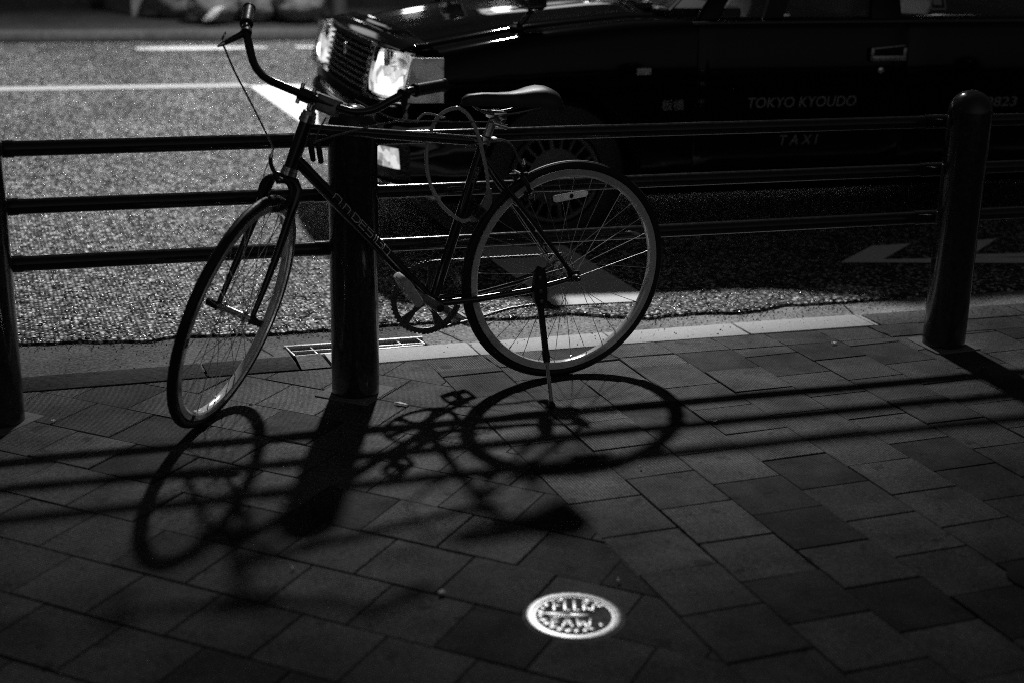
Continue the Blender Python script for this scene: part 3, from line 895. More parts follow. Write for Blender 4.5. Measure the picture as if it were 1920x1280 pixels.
# stylised outline lettering down the tube, and the small word on the seat tube
def tube_wrap(p, q, r, facing, side):
    """fn(s, t): s metres along p>q, t metres round the tube from the direction facing"""
    ax = (q-p).normalized(); fn = (facing-ax*facing.dot(ax)).normalized(); w = ax.cross(fn)*side
    return lambda s, t, h=0.0: p+ax*s+(fn*math.cos(t/r)+w*math.sin(t/r))*(r+h)
glyph = {'A': [[(0, 0), (0, .8), (.25, 1), (1, 1), (1, 0)]], '.': [[(0.1, 0.02), (.25, .02)]],
         'n': [[(0, 0), (0, .85)], [(0, .85), (.8, .85), (1, .65), (1, 0)]],
         'D': [[(0, 0), (0, 1), (.7, 1), (1, .75), (1, .25), (.7, 0), (0, 0)]],
         'E': [[(1, 0), (0, 0), (0, 1), (1, 1)], [(0, .5), (.85, .5)]],
         'S': [[(0, 0), (1, 0), (1, .5), (0, .5), (0, 1), (1, 1)]], 'I': [[(.5, 0), (.5, 1)]],
         'G': [[(1, 1), (0, 1), (0, 0), (1, 0), (1, .5), (.5, .5)]], 'N': [[(0, 0), (0, 1), (.75, 1), (1, .8), (1, 0)]]}
down = BB-dtp; L = down.length
wrap = tube_wrap(dtp, BB, 0.0168, BN*0.75+BU*0.66, -1)
m = MB(); s = L*0.252
H = 0.022
for ch, w in (('A', .031), ('.', .012), ('n', .026), ('.', .012), ('D', .031), ('E', .029), ('S', .029), ('I', .014), ('G', .031), ('N', .029)):
    for line in glyph[ch]:
        dense = []
        for (x0, y0), (x1, y1) in zip(line, line[1:]):
            for i in range(6): dense.append((x0+(x1-x0)*i/6, y0+(y1-y0)*i/6))
        dense.append(line[-1])
        # text reads down the tube; the letters' tops point forward and up
        m.tube([wrap(s+x*w*0.82, (y-0.5)*H, 0.0002) for x, y in dense], 0.0012, 6)
    s += w
m.build('down_tube_lettering', M['decal'], frame)
wrap2 = tube_wrap(BB, STT, 0.0148, BN, 1)
vs, fs = text_polys('Laugh')
LS = (STT-BB).length
m = MB()
def sub(vs, fs): return vs, fs
m.add([wrap2(LS*0.70+x*0.062, (0.45-y)*0.016, 0.0004) for x, y in vs], fs)
m.build('seat_tube_lettering', M['decal_dim'], frame, smooth=0)

# fork and front brake
m = MB()
m.tube([S(0, 0, 0.398), S(0, 0.0, 0.375)], [0.019, 0.017], 18)
for s in (1, -1):
    m.tube([S(0.0*s, 0, 0.385), S(0.026*s, 0.002, 0.384), S(0.041*s, 0.004, 0.37), S(0.046*s, 0.006, 0.3), S(0.049*s, 0.015, 0.17), S(0.051*s, 0.033, 0.06), S(0.051*s, 0.044, 0.004)], [0.013, 0.014, 0.0135, 0.0125, 0.0105, 0.008, 0.007], 14)
    m.box(S(0.051*s, 0.0445, 0.0), E_*0.009, M_*0.003, D_*0.014)
fork = m.build('fork', M['frame_paint'], bike)
m = MB()
for s in (1, -1):
    m.tube(crom([S(0.0, 0.043, 0.382), S(0.024*s, 0.047, 0.383), S(0.04*s, 0.05, 0.365), S(0.041*s, 0.05, 0.335), S(0.03*s, 0.05, 0.312)], 4), [0.0075]*17, 10)
m.tube([S(0, -0.02, 0.378), S(0, 0.062, 0.378)], 0.006, 10)
m.tube(crom([S(0.0, 0.046, 0.38), S(-0.02, 0.05, 0.395), S(-0.037, 0.055, 0.415), S(-0.042, 0.056, 0.43)], 4), 0.006, 8)
br = m.build('front_brake', M['black_plastic'], bike)
for s in (1, -1):
    m = MB(); m.box(S(0.019*s, 0.046, 0.306), E_*0.024, M_*0.005, D_*0.006); m.build('brake_pad', M['soft_black'], br, bevel=0.002)
m = MB(); m.lathe(S(-0.042, 0.056, 0.425), D_, [(0.004, 0), (0.0055, 0.002), (0.0055, 0.01), (0.003, 0.016), (0.003, 0.024)], 12)
m.build('cable_adjuster', M['chrome'], br)
m = MB(); m.tube([S(-0.042, 0.056, 0.43), S(-0.046, 0.055, 0.39), S(-0.042, 0.054, 0.362)], 0.0012, 6)
m.build('brake_wire', M['spoke'], br)

# stem, bar, grips, levers
m = MB()
m.tube([S(0, 0, 0.56), S(0, 0, 0.625)], 0.0122, 20)
stem = m.build('stem', M['chrome'], bike)
m = MB()
m.tube([S(0, -0.012, 0.618), S(0, 0.02, 0.618), S(0, 0.055, 0.618)], [0.017, 0.0165, 0.0165], 18)
m.lathe(S(-0.021, 0.067, 0.618), M_, [(0.0155, 0), (0.0195, 0.001), (0.0195, 0.041), (0.0155, 0.042)], 20)
m.build('stem_extension', M['frame_paint'], stem)
for k, (dm, dd) in enumerate(((0.017, 0.02), (-0.017, 0.02), (0.017, -0.02), (-0.017, -0.02))):
    m = MB(); m.lathe(S(dm, 0.067+0.006, 0.618+dd), D_*(1 if dd > 0 else -1), [(0.0055, -0.004), (0.0055, 0.006), (0.004, 0.008), (0.001, 0.008)], 10)
    m.build('clamp_bolt', M['chrome'], stem)
barp = [(0.0, 0, 0), (0.05, 0.0, 0.0), (0.113, 0.003, 0.002), (0.15, 0.011, 0.012), (0.18, 0.023, 0.032), (0.207, 0.034, 0.064), (0.232, 0.047, 0.094), (0.244, 0.062, 0.108), (0.296, 0.171, 0.151)]
def bp(s, i):
    l, b, h = barp[i]; return S(s*l, 0.067-b, 0.618+h)
bar_pts = crom([bp(-1, i) for i in range(8, 0, -1)]+[bp(1, i) for i in range(0, 9)], 5)
m = MB(); m.tube(bar_pts, 0.0112, 16)
hb = m.build('handlebar', M['frame_paint'], bike)
lever_v = V((0.036, 0.0385, -0.049))
for s in (1, -1):
    a, c = bp(s, 7), bp(s, 8); d = (c-a).normalized()
    a2 = a+d*0.012
    m = MB()
    n = 26; rings = []
    m.lathe(a2, d, [(0.0115, -0.001), (0.0175, 0.0), (0.0185, 0.004), (0.0162, 0.009)]+[(0.0158+0.0011*(i % 2), 0.012+i*0.0045) for i in range(20)]+[(0.0165, 0.106), (0.0185, 0.109), (0.0185, 0.114), (0.0165, 0.116), (0.001, 0.117)], 20)
    g = m.build('grip', M['black_plastic'], bike)
    m = MB(); m.lathe(a2+d*0.116, d, [(0.0145, 0), (0.0145, 0.002), (0.012, 0.004), (0.001, 0.0045)], 16)
    m.build('grip_cap', M['chrome'], g)
    k0 = bp(s, 6)
    tip = k0+M_*(s*lever_v.x)+E_*lever_v.y+D_*lever_v.z
    m = MB()
    m.lathe(k0-d*0.012, d, [(0.0118, 0), (0.0155, 0.001), (0.0155, 0.022), (0.0118, 0.023)], 18)
    mid = k0.lerp(tip, 0.5)
    m.tube([k0, k0.lerp(tip, 0.35), k0.lerp(tip, 0.8), tip], [0.0095, 0.0085, 0.0065, 0.0055], 10)
    lv = m.build('brake_lever', M['black_plastic'], bike)
    m = MB()
    bl = (tip-k0).normalized()
    m.tube(crom([tip-bl*0.006, tip+E_*0.012+D_*0.012, tip+E_*0.014+D_*0.024-bl*0.004, tip+E_*0.006+D_*0.03], 4), 0.0028, 8)
    m.lathe(tip-bl*0.004, bl, [(0.0065, 0), (0.0065, 0.006), (0.004, 0.012), (0.003, 0.02)], 12)
    m.build('lever_hook', M['chrome'], lv)
    if s == -1: tipR = tip
    else: tipL = tip
# front lamp on the bar
m = MB()
lc = S(0.062, 0.058, 0.615)
m.box(lc, M_*0.032, E_*0.017, D_*0.023)
fl = m.build('front_lamp', M['lamp_plastic'], bike, bevel=0.006)
m = MB(); m.box(lc+E_*0.017, M_*0.027, E_*0.002, D_*0.018); m.build('lamp_face', M['dim_lens'], fl, bevel=0.002)

# saddle and seat post
m = MB()
sd = [(0.352, 0.533, 0.004, 0.012), (0.347, 0.541, 0.013, 0.022), (0.33, 0.549, 0.019, 0.03), (0.288, 0.5515, 0.022, 0.034), (0.24, 0.549, 0.026, 0.036), (0.2, 0.549, 0.033, 0.038), (0.171, 0.5525, 0.043, 0.041), (0.14, 0.559, 0.058, 0.046), (0.11, 0.5625, 0.069, 0.052), (0.085, 0.559, 0.073, 0.056), (0.068, 0.549, 0.07, 0.054), (0.058, 0.535, 0.058, 0.046), (0.055, 0.522, 0.04, 0.034)]
rings = []
for f, top, w, dp in sd:
    row = []
    for i in range(21):
        t = PI*i/20
        x = math.copysign(abs(math.cos(t))**0.62, math.cos(t)); y = math.sin(t)**0.8
        row.append(B(f, w*x, top-dp*(1-y)))
    for i in range(1, 8):
        t = i/8; row.append(B(f, w*0.93*(-1+2*t), top-dp*0.96))
    rings.append(row)
m.loft(rings)
sdl = m.build('saddle', M['saddle'], bike, smooth=50)
m = MB()
for s in (1, -1):
    m.tube(crom([B(0.322, 0.008*s, 0.522), B(0.285, 0.02*s, 0.498), B(0.22, 0.022*s, 0.492), B(0.16, 0.03*s, 0.5), B(0.09, 0.045*s, 0.52)], 5), 0.0036, 8)
m.build('saddle_rails', M['steel_dark'], sdl)
m = MB(); m.tube([B(0.28, 0, 0.40), B(0.246, 0, 0.488)], 0.0128, 18)
sp = m.build('seat_post', M['alloy'], bike)
m = MB()
m.box(B(0.243, 0, 0.487), BF*0.02, BN*0.03, BU*0.011)
m.lathe(B(0.243, -0.03, 0.481), BN, [(0.013, 0), (0.013, 0.06)], 16)
m.lathe(B(0.24, 0.028, 0.476), BN, [(0.0085, 0), (0.0085, 0.012), (0.006, 0.014), (0.001, 0.014)], 10)
m.tube([B(0.262, 0.02, 0.468), B(0.222, 0.03, 0.455)], 0.0075, 10)
m.build('saddle_clamp', M['chrome'], sp, bevel=0.002)

# drivetrain
RC = B(0.430, -0.045, -0.053)
m = MB(); N = 50; RR = 0.110
pr = []
for i in range(N*4):
    t = 2*PI*i/(N*4); r = RR+(0.0035 if i % 4 in (0, 1) else -0.0005); pr.append((r*math.cos(t), r*math.sin(t)))
inner = [(0.095*math.cos(2*PI*i/(N*4)), 0.095*math.sin(2*PI*i/(N*4))) for i in range(N*4)]
rings = [[RC+BF*x+BU*y+BN*z for x, y, z in ((pr[i][0], pr[i][1], -.0016), (pr[i][0], pr[i][1], .0016), (inner[i][0], inner[i][1], .0016), (inner[i][0], inner[i][1], -.0016))] for i in range(N*4)]
m.loft(rings, loop=True)
for k in range(5):
    t = 2*PI*k/5+0.5; d = BF*math.cos(t)+BU*math.sin(t); w = BF*-math.sin(t)+BU*math.cos(t)
    m.loft([[RC+d*0.012+w*0.013*a+BN*b for a, b in ((-1, -.002), (1, -.002), (1, .002), (-1, .002))], [RC+d*0.055+w*0.007*a+BN*b for a, b in ((-1, -.002), (1, -.002), (1, .002), (-1, .002))], [RC+d*0.098+w*0.016*a+BN*b for a, b in ((-1, -.002), (1, -.002), (1, .002), (-1, .002))]])
    m.lathe(RC+d*0.086+BN*0.001, BN, [(0.005, 0), (0.005, 0.003), (0.001, 0.0035)], 8)
m.lathe(RC-BN*0.004, BN, [(0.022, 0), (0.022, 0.008)], 20)
m.build('chainring', M['steel_dark'], bike)
# chain: links along the tangent lines and round the sprocket
def circle_pts(c, r, a0, a1, n): return [V((c[0]+r*math.cos(a0+(a1-a0)*i/n), 0, c[1]+r*math.sin(a0+(a1-a0)*i/n))) for i in range(n+1)]
path = circle_pts((0.430, -0.053), RR, math.radians(97), math.radians(278), 60)
path += [V((0.3, 0, -0.142)), V((0.16, 0, -0.118)), V((0.075, 0, -0.115))]
path += circle_pts((0.058, -0.1), 0.018, math.radians(-70), math.radians(-190), 6)
path += circle_pts((0.04, -0.055), 0.018, math.radians(-20), math.radians(110), 6)
path += circle_pts((0.0, 0.0), 0.038, math.radians(-100), math.radians(-262), 24)[1:]
def resample(p, step):
    out = [p[0]]; acc = 0
    p = p+[p[0]]
    for a, b in zip(p, p[1:]):
        L = (b-a).length
        while acc+L >= step:
            t = (step-acc)/L; a = a.lerp(b, t); out.append(a); L = (b-a).length; acc = 0
        acc += L
    return out
m = MB()
lk = resample(path, 0.00635)
for i in range(len(lk)-1):
    p, q = lk[i], lk[(i+1)]
    c0 = B((p.x+q.x)/2, -0.045, (p.z+q.z)/2); d = Bd((q-p)/2); w = Bd(V((-(q-p).z, 0, (q-p).x))).normalized()
    th = 0.0042 if i % 2 else 0.003
    m.box(c0, d*1.1, w*th, BN*(0.0036 if i % 2 else 0.0024))
m.build('chain', M['steel_dark'], bike, smooth=0)
m = MB()
for cx, cz in ((0.058, -0.1), (0.04, -0.055)):
    m.lathe(B(cx, -0.048, cz), BN, [(0.006, 0), (0.0175, 0.001), (0.0175, 0.005), (0.006, 0.006)], 11)
m.prism([(0.068, -0.112), (0.05, -0.112), (0.028, -0.05), (0.04, -0.04), (0.052, -0.05)], lambda x, y, t: B(x, t, y), -0.053, -0.05)
m.prism([(0.05, -0.03), (0.02, -0.03), (-0.012, -0.012), (-0.004, 0.006), (0.03, -0.012)], lambda x, y, t: B(x, t, y), -0.075, -0.05)
m.build('derailleur', M['black_plastic'], bike, bevel=0.001)
# cranks and pedals
def crank(s, end, ang):
    m = MB()
    o = B(0.430, 0.052*s, -0.053); e = B(end[0], 0.066*s, end[1]); d = (e-o).normalized(); w = BN.cross(d).normalized()
    prof = [(0, 0.0155, 0.010), (0.2, 0.0135, 0.0095), (0.5, 0.0115, 0.0075), (0.85, 0.0105, 0.0065), (1.0, 0.0118, 0.0065), (1.06, 0.008, 0.006)]
    rings = [[o.lerp(e, t)+w*ww*math.cos(2*PI*i/16)+BN*hh*math.sin(2*PI*i/16) for i in range(16)] for t, ww, hh in [(-0.09, 0.008, 0.008), (-0.05, 0.0135, 0.0095)]+prof]
    m.loft(rings)
    cr = m.build('crank', M['crank'], bike)
    m = MB(); m.lathe(o+BN*0.0095*s, BN*s, [(0.0115, 0), (0.0115, 0.003), (0.007, 0.004), (0.006, 0.002), (0.001, 0.002)], 14)
    m.build('crank_bolt', M['black_plastic'], cr)
    # pedal
    pc = B(end[0], 0.118*s, end[1])
    a = Bd(V((math.cos(ang), 0, math.sin(ang)))); u = BN.cross(a).normalized()
    m = MB()
    for y in (-0.033, 0.033):
        m.prism([(-0.046, -0.006), (-0.038, -0.013), (0.038, -0.013), (0.046, -0.006), (0.046, 0.006), (0.038, 0.013), (-0.038, 0.013), (-0.046, 0.006)], lambda p, q, t: pc+a*p+u*q+BN*(y*s+t), -0.0055, 0.0055)
    for x in (-0.041, 0.041):
        m.box(pc+a*x, a*0.005, BN*0.033, u*0.011)
    m.box(pc, a*0.013, BN*0.036, u*0.011)
    pd = m.build('pedal', M['pedal'], bike, bevel=0.0018)
    m = MB(); m.lathe(B(end[0], 0.066*s, end[1]), BN*s, [(0.008, 0), (0.008, 0.012), (0.006, 0.016), (0.006, 0.085), (0.001, 0.088)], 12)
    m.build('pedal_axle', M['chrome'], pd)
    for x in (-0.047, 0.047):
        m = MB(); m.box(pc+a*x, a*0.0016, BN*0.022, u*0.006); m.build('pedal_reflector', M['reflector'], pd, bevel=0.001)
crank(1, (0.551, 0.034), math.radians(58))
crank(-1, (0.291, -0.154), math.radians(25))

# rear brake and its cable
m = MB()
c = B(0.168, 0, 0.29)
for s in (1, -1):
    m.tube(crom([c+BU*0.02, c+BN*0.028*s+BU*0.018, c+BN*0.042*s-BU*0.006-BF*0.012, c+BN*0.038*s-BU*0.03-BF*0.022, c+BN*0.026*s-BU*0.046-BF*0.03], 4), 0.007, 10)
m.tube([c+BU*0.018+BF*0.028, c+BU*0.018-BF*0.03], 0.0055, 10)
m.tube([c+BN*0.02+BU*0.016, c+BN*0.022+BU*0.05-BF*0.008], 0.0055, 8)
rb = m.build('rear_brake', M['black_plastic'], bike)
m = MB()
m.lathe(c+BN*0.022+BU*0.044-BF*0.008, BU, [(0.004, 0), (0.006, 0.002), (0.006, 0.012), (0.0035, 0.018), (0.0035, 0.026)], 10)
m.build('cable_adjuster', M['chrome'], rb)
for s in (1, -1):
    m = MB(); m.lathe(c+BN*0.05*s-BU*0.03-BF*0.02, BN*s, [(0.005, -0.008), (0.005, 0.003), (0.001, 0.004)], 10); m.build('pivot_bolt', M['chrome'], rb)
m = MB()
m.tube([c+BN*0.044-BU*0.008-BF*0.014, c+BN*0.05-BU*0.02-BF*0.03, c+BN*0.045-BU*0.05-BF*0.034], 0.0022, 8)
m.build('return_spring', M['chrome'], rb)
for s in (1, -1):
    m = MB(); m.box(c+BN*0.018*s-BU*0.048-BF*0.03, Bd(V((0.6, 0, 0.8)))*0.022, BN*0.005, Bd(V((-0.8, 0, 0.6)))*0.006); m.build('brake_pad', M['soft_black'], rb, bevel=0.002)
def cablep(pts, name='brake_cable', r=0.0026, mt='cable', n=7):
    m = MB(); m.tube(crom(pts, n), r, 8); return m.build(name, M[mt], bike)
cablep([B(0.344, 0.017, 0.402), B(0.298, 0.02, 0.413), B(0.25, 0.02, 0.42), B(0.215, 0.02, 0.412), B(0.192, 0.02, 0.388), B(0.175, 0.022, 0.352), B(0.162, 0.022, 0.336)])
cablep([tipR, B(0.976, -0.07, 0.63), B(0.947, -0.04, 0.56), B(0.921, -0.01, 0.494), B(0.9, 0.01, 0.44), S(-0.042, 0.056, 0.448)])
cablep([tipL, B(0.597, 0.15, 0.517), B(0.645, 0.1, 0.497), B(0.705, 0.055, 0.473), B(0.764, 0.026, 0.452), B(0.8, 0.021, 0.435), B(0.79, 0.021, 0.41)])
cablep([B(0.7, 0.1, 0.57), B(0.648, 0.12, 0.54), B(0.595, 0.1, 0.515), B(0.542, 0.08, 0.502), B(0.476, 0.05, 0.49), B(0.372, 0.03, 0.479), B(0.297, 0.021, 0.473), B(0.262, 0.015, 0.47)], 'gear_cable', 0.0021)
cablep([B(0.755, 0.025, 0.51), B(0.775, 0.024, 0.475), B(0.787, 0.021, 0.44)], 'gear_cable', 0.0022)
m = MB()
for q in ((0.792, 0.02, 0.405), (0.77, 0.02, 0.398)):
    m.lathe(B(q), Bd(V((0.15, 0, 1))), [(0.003, 0.05), (0.007, 0.04), (0.0085, 0.02), (0.0075, -0.01), (0.003, -0.014)] , 12)
m.build('cable_stops', M['black_plastic'], bike)

# kickstand on the left chain stay
KF = V((1.49771831, 3.57425982, 0.006))
k0 = B(0.113, 0.05, -0.04)
m = MB()
m.prism([(0.137, -0.03), (0.130, -0.066), (0.118, -0.088), (0.100, -0.088), (0.090, -0.06), (0.092, -0.01), (0.102, 0.034), (0.12, 0.044), (0.132, 0.026)], lambda x, y, t: B(x, t, y), 0.052, 0.074)
kb = m.build('kickstand_bracket', M['soft_black'], bike, bevel=0.004)
for q in ((0.12, 0.074, 0.012), (0.116, 0.074, -0.03), (0.112, 0.074, -0.062)):
    m = MB(); m.lathe(B(q), BN, [(0.0065, 0), (0.0065, 0.003), (0.003, 0.005), (0.001, 0.005)], 8); m.build('bracket_bolt', M['steel_dark'], kb)
ks = B(0.11, 0.066, -0.08)
dk = KF-ks
m = MB()
m.tube([ks-dk*0.06, ks+dk*0.5], 0.0098, 14)
m.tube([ks+dk*0.46, ks+dk*0.5, ks+dk*0.56], [0.0115, 0.0118, 0.0098], 12)
kl = m.build('kickstand_leg', M['black_plastic'], bike)
m = MB(); m.tube([ks+dk*0.5, ks+dk*0.97], 0.0058, 12); m.build('kickstand_rod', M['alloy'], kl)
m = MB(); m.lathe(KF-dk.normalized()*0.012, dk, [(0.006, -0.006), (0.0095, 0), (0.0115, 0.01), (0.009, 0.013), (0.001, 0.0135)], 14); m.build('kickstand_foot', M['soft_black'], kl)

# spiral of the cable lock, hung over the top tube: a thing of its own
lk = [(0.368, -0.0, 0.512), (0.405, -0.02, 0.492), (0.43, -0.03, 0.446), (0.446, -0.022, 0.381), (0.449, 0.01, 0.311), (0.424, 0.03, 0.252), (0.386, 0.036, 0.213), (0.356, 0.036, 0.195), (0.33, 0.036, 0.198)]
lk2 = [(0.277, 0.036, 0.268), (0.283, 0.036, 0.322), (0.293, 0.034, 0.369), (0.306, 0.03, 0.422), (0.322, 0.022, 0.468), (0.34, 0.01, 0.498), (0.368, -0.0, 0.512)]
lock = empty('cable_lock', B(0.36, 0, 0.36), 'black combination cable lock looped over the top tube of the bicycle', 'bicycle lock')
m = MB(); m.tube(crom([B(*p) for p in lk2+lk[1:]], 8), 0.0055, 12)
m.build('lock_cable', M['lock_cable'], lock)
m = MB(); a = B(0.277, 0.036, 0.275); e = B(0.327, 0.036, 0.196)
q1, q2 = B(0.278, 0.036, 0.248), B(0.296, 0.036, 0.216)
m.tube([B(0.276, 0.036, 0.284), B(0.276, 0.036, 0.26), B(0.281, 0.036, 0.243), B(0.291, 0.036, 0.226)], [0.007, 0.0115, 0.0145, 0.0145], 14)
m.tube([e+BF*0.004, B(0.318, 0.036, 0.2)], [0.0085, 0.012], 14)
lb = m.build('lock_housing', M['lock_body'], lock)
for k in range(4):
    m = MB(); t = (k+0.5)/4
    p = B(0.291, 0.036, 0.226).lerp(B(0.318, 0.036, 0.2), t); d = (B(0.318, 0.036, 0.2)-B(0.291, 0.036, 0.226)).normalized()
    u, w = frame_of(d); n = 20
    rings = [[p+d*h+(0.0145+0.0016*(i % 2))*(math.cos(2*PI*i/n)*u+math.sin(2*PI*i/n)*w) for i in range(n)] for h in (-0.0038, 0.0038)]
    m.loft(rings); m.build('code_ring', M['black_plastic'], lb, smooth=0)
# free end of a thin cable loop over the bar side of the lock
m = MB(); m.tube(crom([B(0.505, 0.05, 0.488), B(0.498, 0.05, 0.5), B(0.482, 0.05, 0.511), B(0.452, 0.04, 0.506), B(0.419, 0.015, 0.49), B(0.4, -0.004, 0.487)], 6), 0.0032, 10)
m.build('lock_loop', M['lock_cable'], lock)
# ================================================================== the taxi
TH = -0.068
TO = V((2.24, 5.33, 0))
TX, TY, TZ = V((math.cos(TH), math.sin(TH), 0)), V((-math.sin(TH), math.cos(TH), 0)), V((0, 0, 1))
W2 = 0.8475
def T(a, b, z): return TO+TX*a+TY*b+TZ*z            # a: rearwards from the front wheel, b: across from the near side
taxi = empty('taxi', T(1.4, W2, 0), 'glossy black boxy sedan taxi with lit headlamps standing behind the fence', 'taxi')

def lerpt(tab, x):
    for (xa, ya), (xb, yb) in zip(tab, tab[1:]):
        if x <= xb: return ya+(yb-ya)*max(0, (x-xa)/(xb-xa))
    return tab[-1][1]
SH = [(-0.72, 0.79), (-0.5, 0.812), (-0.134, 0.878), (0.317, 0.922), (0.65, 0.932), (2.4, 0.938), (3.2, 0.943), (3.85, 0.92)]     # shoulder height
TOPC = [(-0.72, 0.82), (-0.6, 0.845), (-0.15, 0.918), (0.3, 0.962), (0.52, 0.972), (0.7, 0.95), (2.4, 0.95), (2.9, 0.975), (3.2, 0.975), (3.85, 0.945)]  # centre height
def bow(b):                                             # the nose bows forward at the middle
    t = (b-W2)/W2; return -0.075*(1-abs(t)**2.2)
def section(a, nose=0.0):
    zs, zc = lerpt(SH, a), lerpt(TOPC, a)
    zb = 0.2
    pts = []
    half = [(0.0, zb), (W2-0.12, zb), (W2-0.035, zb+0.015), (W2-0.012, zb+0.06), (W2-0.002, 0.34), (W2, 0.42), (W2, 0.52), (W2, 0.62), (W2, 0.70), (W2-0.004, 0.76), (W2-0.012, zs-0.05 if zs-0.05 > 0.765 else 0.77), (W2-0.022, zs-0.02), (W2-0.038, zs), (W2-0.07, zs+0.010), (W2-0.12, zs+0.014),
            (W2*0.72, zs*0.75+zc*0.25+0.012), (W2*0.45, zs*0.25+zc*0.75+0.008), (W2*0.2, zc), (0.0, zc)]
    # flat (nose) factor pulls the bow in
    near = [(W2-h, z) for h, z in half]                 # b from the near side
    far = [(W2+h, z) for h, z in reversed(half[1:-1])]
    loop = near+far
    return [T(a+(bow(b)*nose), b, z) for b, z in loop]
sta = [(-0.50, 0.5), (-0.49, 0.5), (-0.36, 0.3), (-0.15, 0.1), (0.0, 0), (0.15, 0), (0.3, 0), (0.5, 0), (0.7, 0), (1.2, 0), (1.8, 0), (2.4, 0), (2.9, 0), (3.3, 0), (3.7, 0), (3.84, 0), (3.86, 0)]
m = MB()
secs = [section(a, n) for a, n in sta]
m.loft(secs)
tmp = m.build('body', [M['black_gloss'], M['void']], taxi, smooth=50)
# cut the wheel arches out of the shell
cut = MB()
for a in (-0.012, 2.773):
    for b0 in (-0.05, 2*W2-0.32):
        cut.lathe(T(a, b0, 0.308), TY, [(0.368, 0), (0.372, 0.37)], 48)
# cut the front lamp bays
cm = bpy.data.meshes.new('cut'); cm.from_pydata([tuple(p-wloc(taxi)) for p in cut.v], [], cut.f)
bmx = bmesh.new(); bmx.from_mesh(cm); bmesh.ops.recalc_face_normals(bmx, faces=bmx.faces); bmx.to_mesh(cm); bmx.free()
for p in cm.polygons: p.use_smooth = True
cm.materials.append(M['black_gloss']); cm.materials.append(M['void'])
for p in cm.polygons: p.material_index = 1
co = bpy.data.objects.new('cut', cm); C.objects.link(co); co.location = wloc(taxi)
md = tmp.modifiers.new('arches', 'BOOLEAN'); md.operation = 'DIFFERENCE'; md.object = co; md.solver = 'EXACT'
dg = bpy.context.evaluated_depsgraph_get()
nm = bpy.data.meshes.new_from_object(tmp.evaluated_get(dg))
old = tmp.data; tmp.modifiers.clear(); tmp.data = nm; nm.name = 'body'
bpy.data.objects.remove(co); bpy.data.meshes.remove(cm)
nm.set_sharp_from_angle(angle=math.radians(40))
body = tmp

# hood: its own raised panel with two creases
m = MB(); rings = []
for i in range(15):
    a = -0.575+i*(1.07/14)
    row = []
    for j in range(25):
        t = -1+2*j/24; b = W2+t*0.70
        zs, zc = lerpt(SH, a), lerpt(TOPC, a)
        x = abs(t)*0.70/W2
        base = zc+(zs+0.014-zc)*min(1, max(0, (x-0.2)/0.62))**1.15
        cre = 0.008*math.exp(-((abs(t)-0.55)/0.16)**2)
        edge = -0.012*max(0, (abs(t)-0.93)/0.07)
        row.append(T(a+bow(b)*(1-i/14)*0.75, b, base+0.012+cre+edge))
    rings.append(row)
m.loft(rings, closed=False)
n0 = len(rings[0])
hood = m.build('hood', M['black_gloss'], taxi, smooth=60)
md = hood.modifiers.new('thickness', 'SOLIDIFY'); md.thickness = 0.02; md.offset = -1

# front face: grille, headlamps with corner lamps
def front(b, z, out=0.0):                                # point on the bowed nose, leaning back towards the top
    return T(-0.645+bow(b)*0.6-0.008*(b-0.4)-(0.83-z)*0.25-out, b, z)
gb0, gb1, gz0, gz1 = 0.40, 1.295, 0.612, 0.812
gri = MB()
bs = [gb0+(gb1-gb0)*i/20 for i in range(21)]
def band(m, z0, z1, o0, o1, bsx, back=0.0):
    rings = [[front(b, z0, o0), front(b, z0, o1), front(b, z1, o1), front(b, z1, o0)] for b in bsx]
    m.loft(rings)
band(gri, gz0, gz1, -0.02, 0.002, bs)
grille = gri.build('grille', M['void'], taxi)
m = MB()
for k in range(8):
    z = gz0+0.022+k*0.0245
    band(m, z, z+0.009, 0.002, 0.016, bs)
m.build('grille_bars', M['bar_metal'], grille)
m = MB()
band(m, gz0-0.006, gz0+0.006, 0.0, 0.022, bs)
band(m, gz1-0.006, gz1+0.014, 0.0, 0.022, bs)
m.build('grille_trim', M['chrome'], grille)
m = MB()
c = front(W2, 0.755, 0.02)
m.ring(c, TY, TZ, TX, 0.024, [(0.003, 0.003), (-0.003, 0.003), (-0.003, -0.003), (0.003, -0.003)], 24)
m.box(c, TY*0.003, TZ*0.022, TX*0.002)
m.build('emblem', M['chrome'], grille)

m = MB()
bb_ = [0.06+i*(2*W2-0.12)/30 for i in range(31)]
rows = [[front(b, gz1+0.006, -0.004) for b in bb_], [front(b, gz1+0.014, -0.012) for b in bb_], [T(-0.60+bow(b)*0.7, b, 0.835+0.02*(1-((b-W2)/W2)**2)) for b in bb_], [T(-0.53+bow(b)*0.7, b, 0.845+0.02*(1-((b-W2)/W2)**2)) for b in bb_]]
m.loft(rows, closed=False)
npn = m.build('nose_panel', M['black_gloss'], taxi, smooth=50)
md = npn.modifiers.new('thickness', 'SOLIDIFY'); md.thickness = 0.004; md.offset = -1
m = MB()
bb2 = [0.02+i*(2*W2-0.04)/30 for i in range(31)]
band(m, 0.50, 0.612, -0.02, 0.004, bb2)
m.build('front_valance', M['black_gloss'], taxi)
m = MB(); m.box(T(-0.55, W2, 0.56), TX*0.03, TY*0.43, TZ*0.25); m.build('radiator', M['void'], taxi)
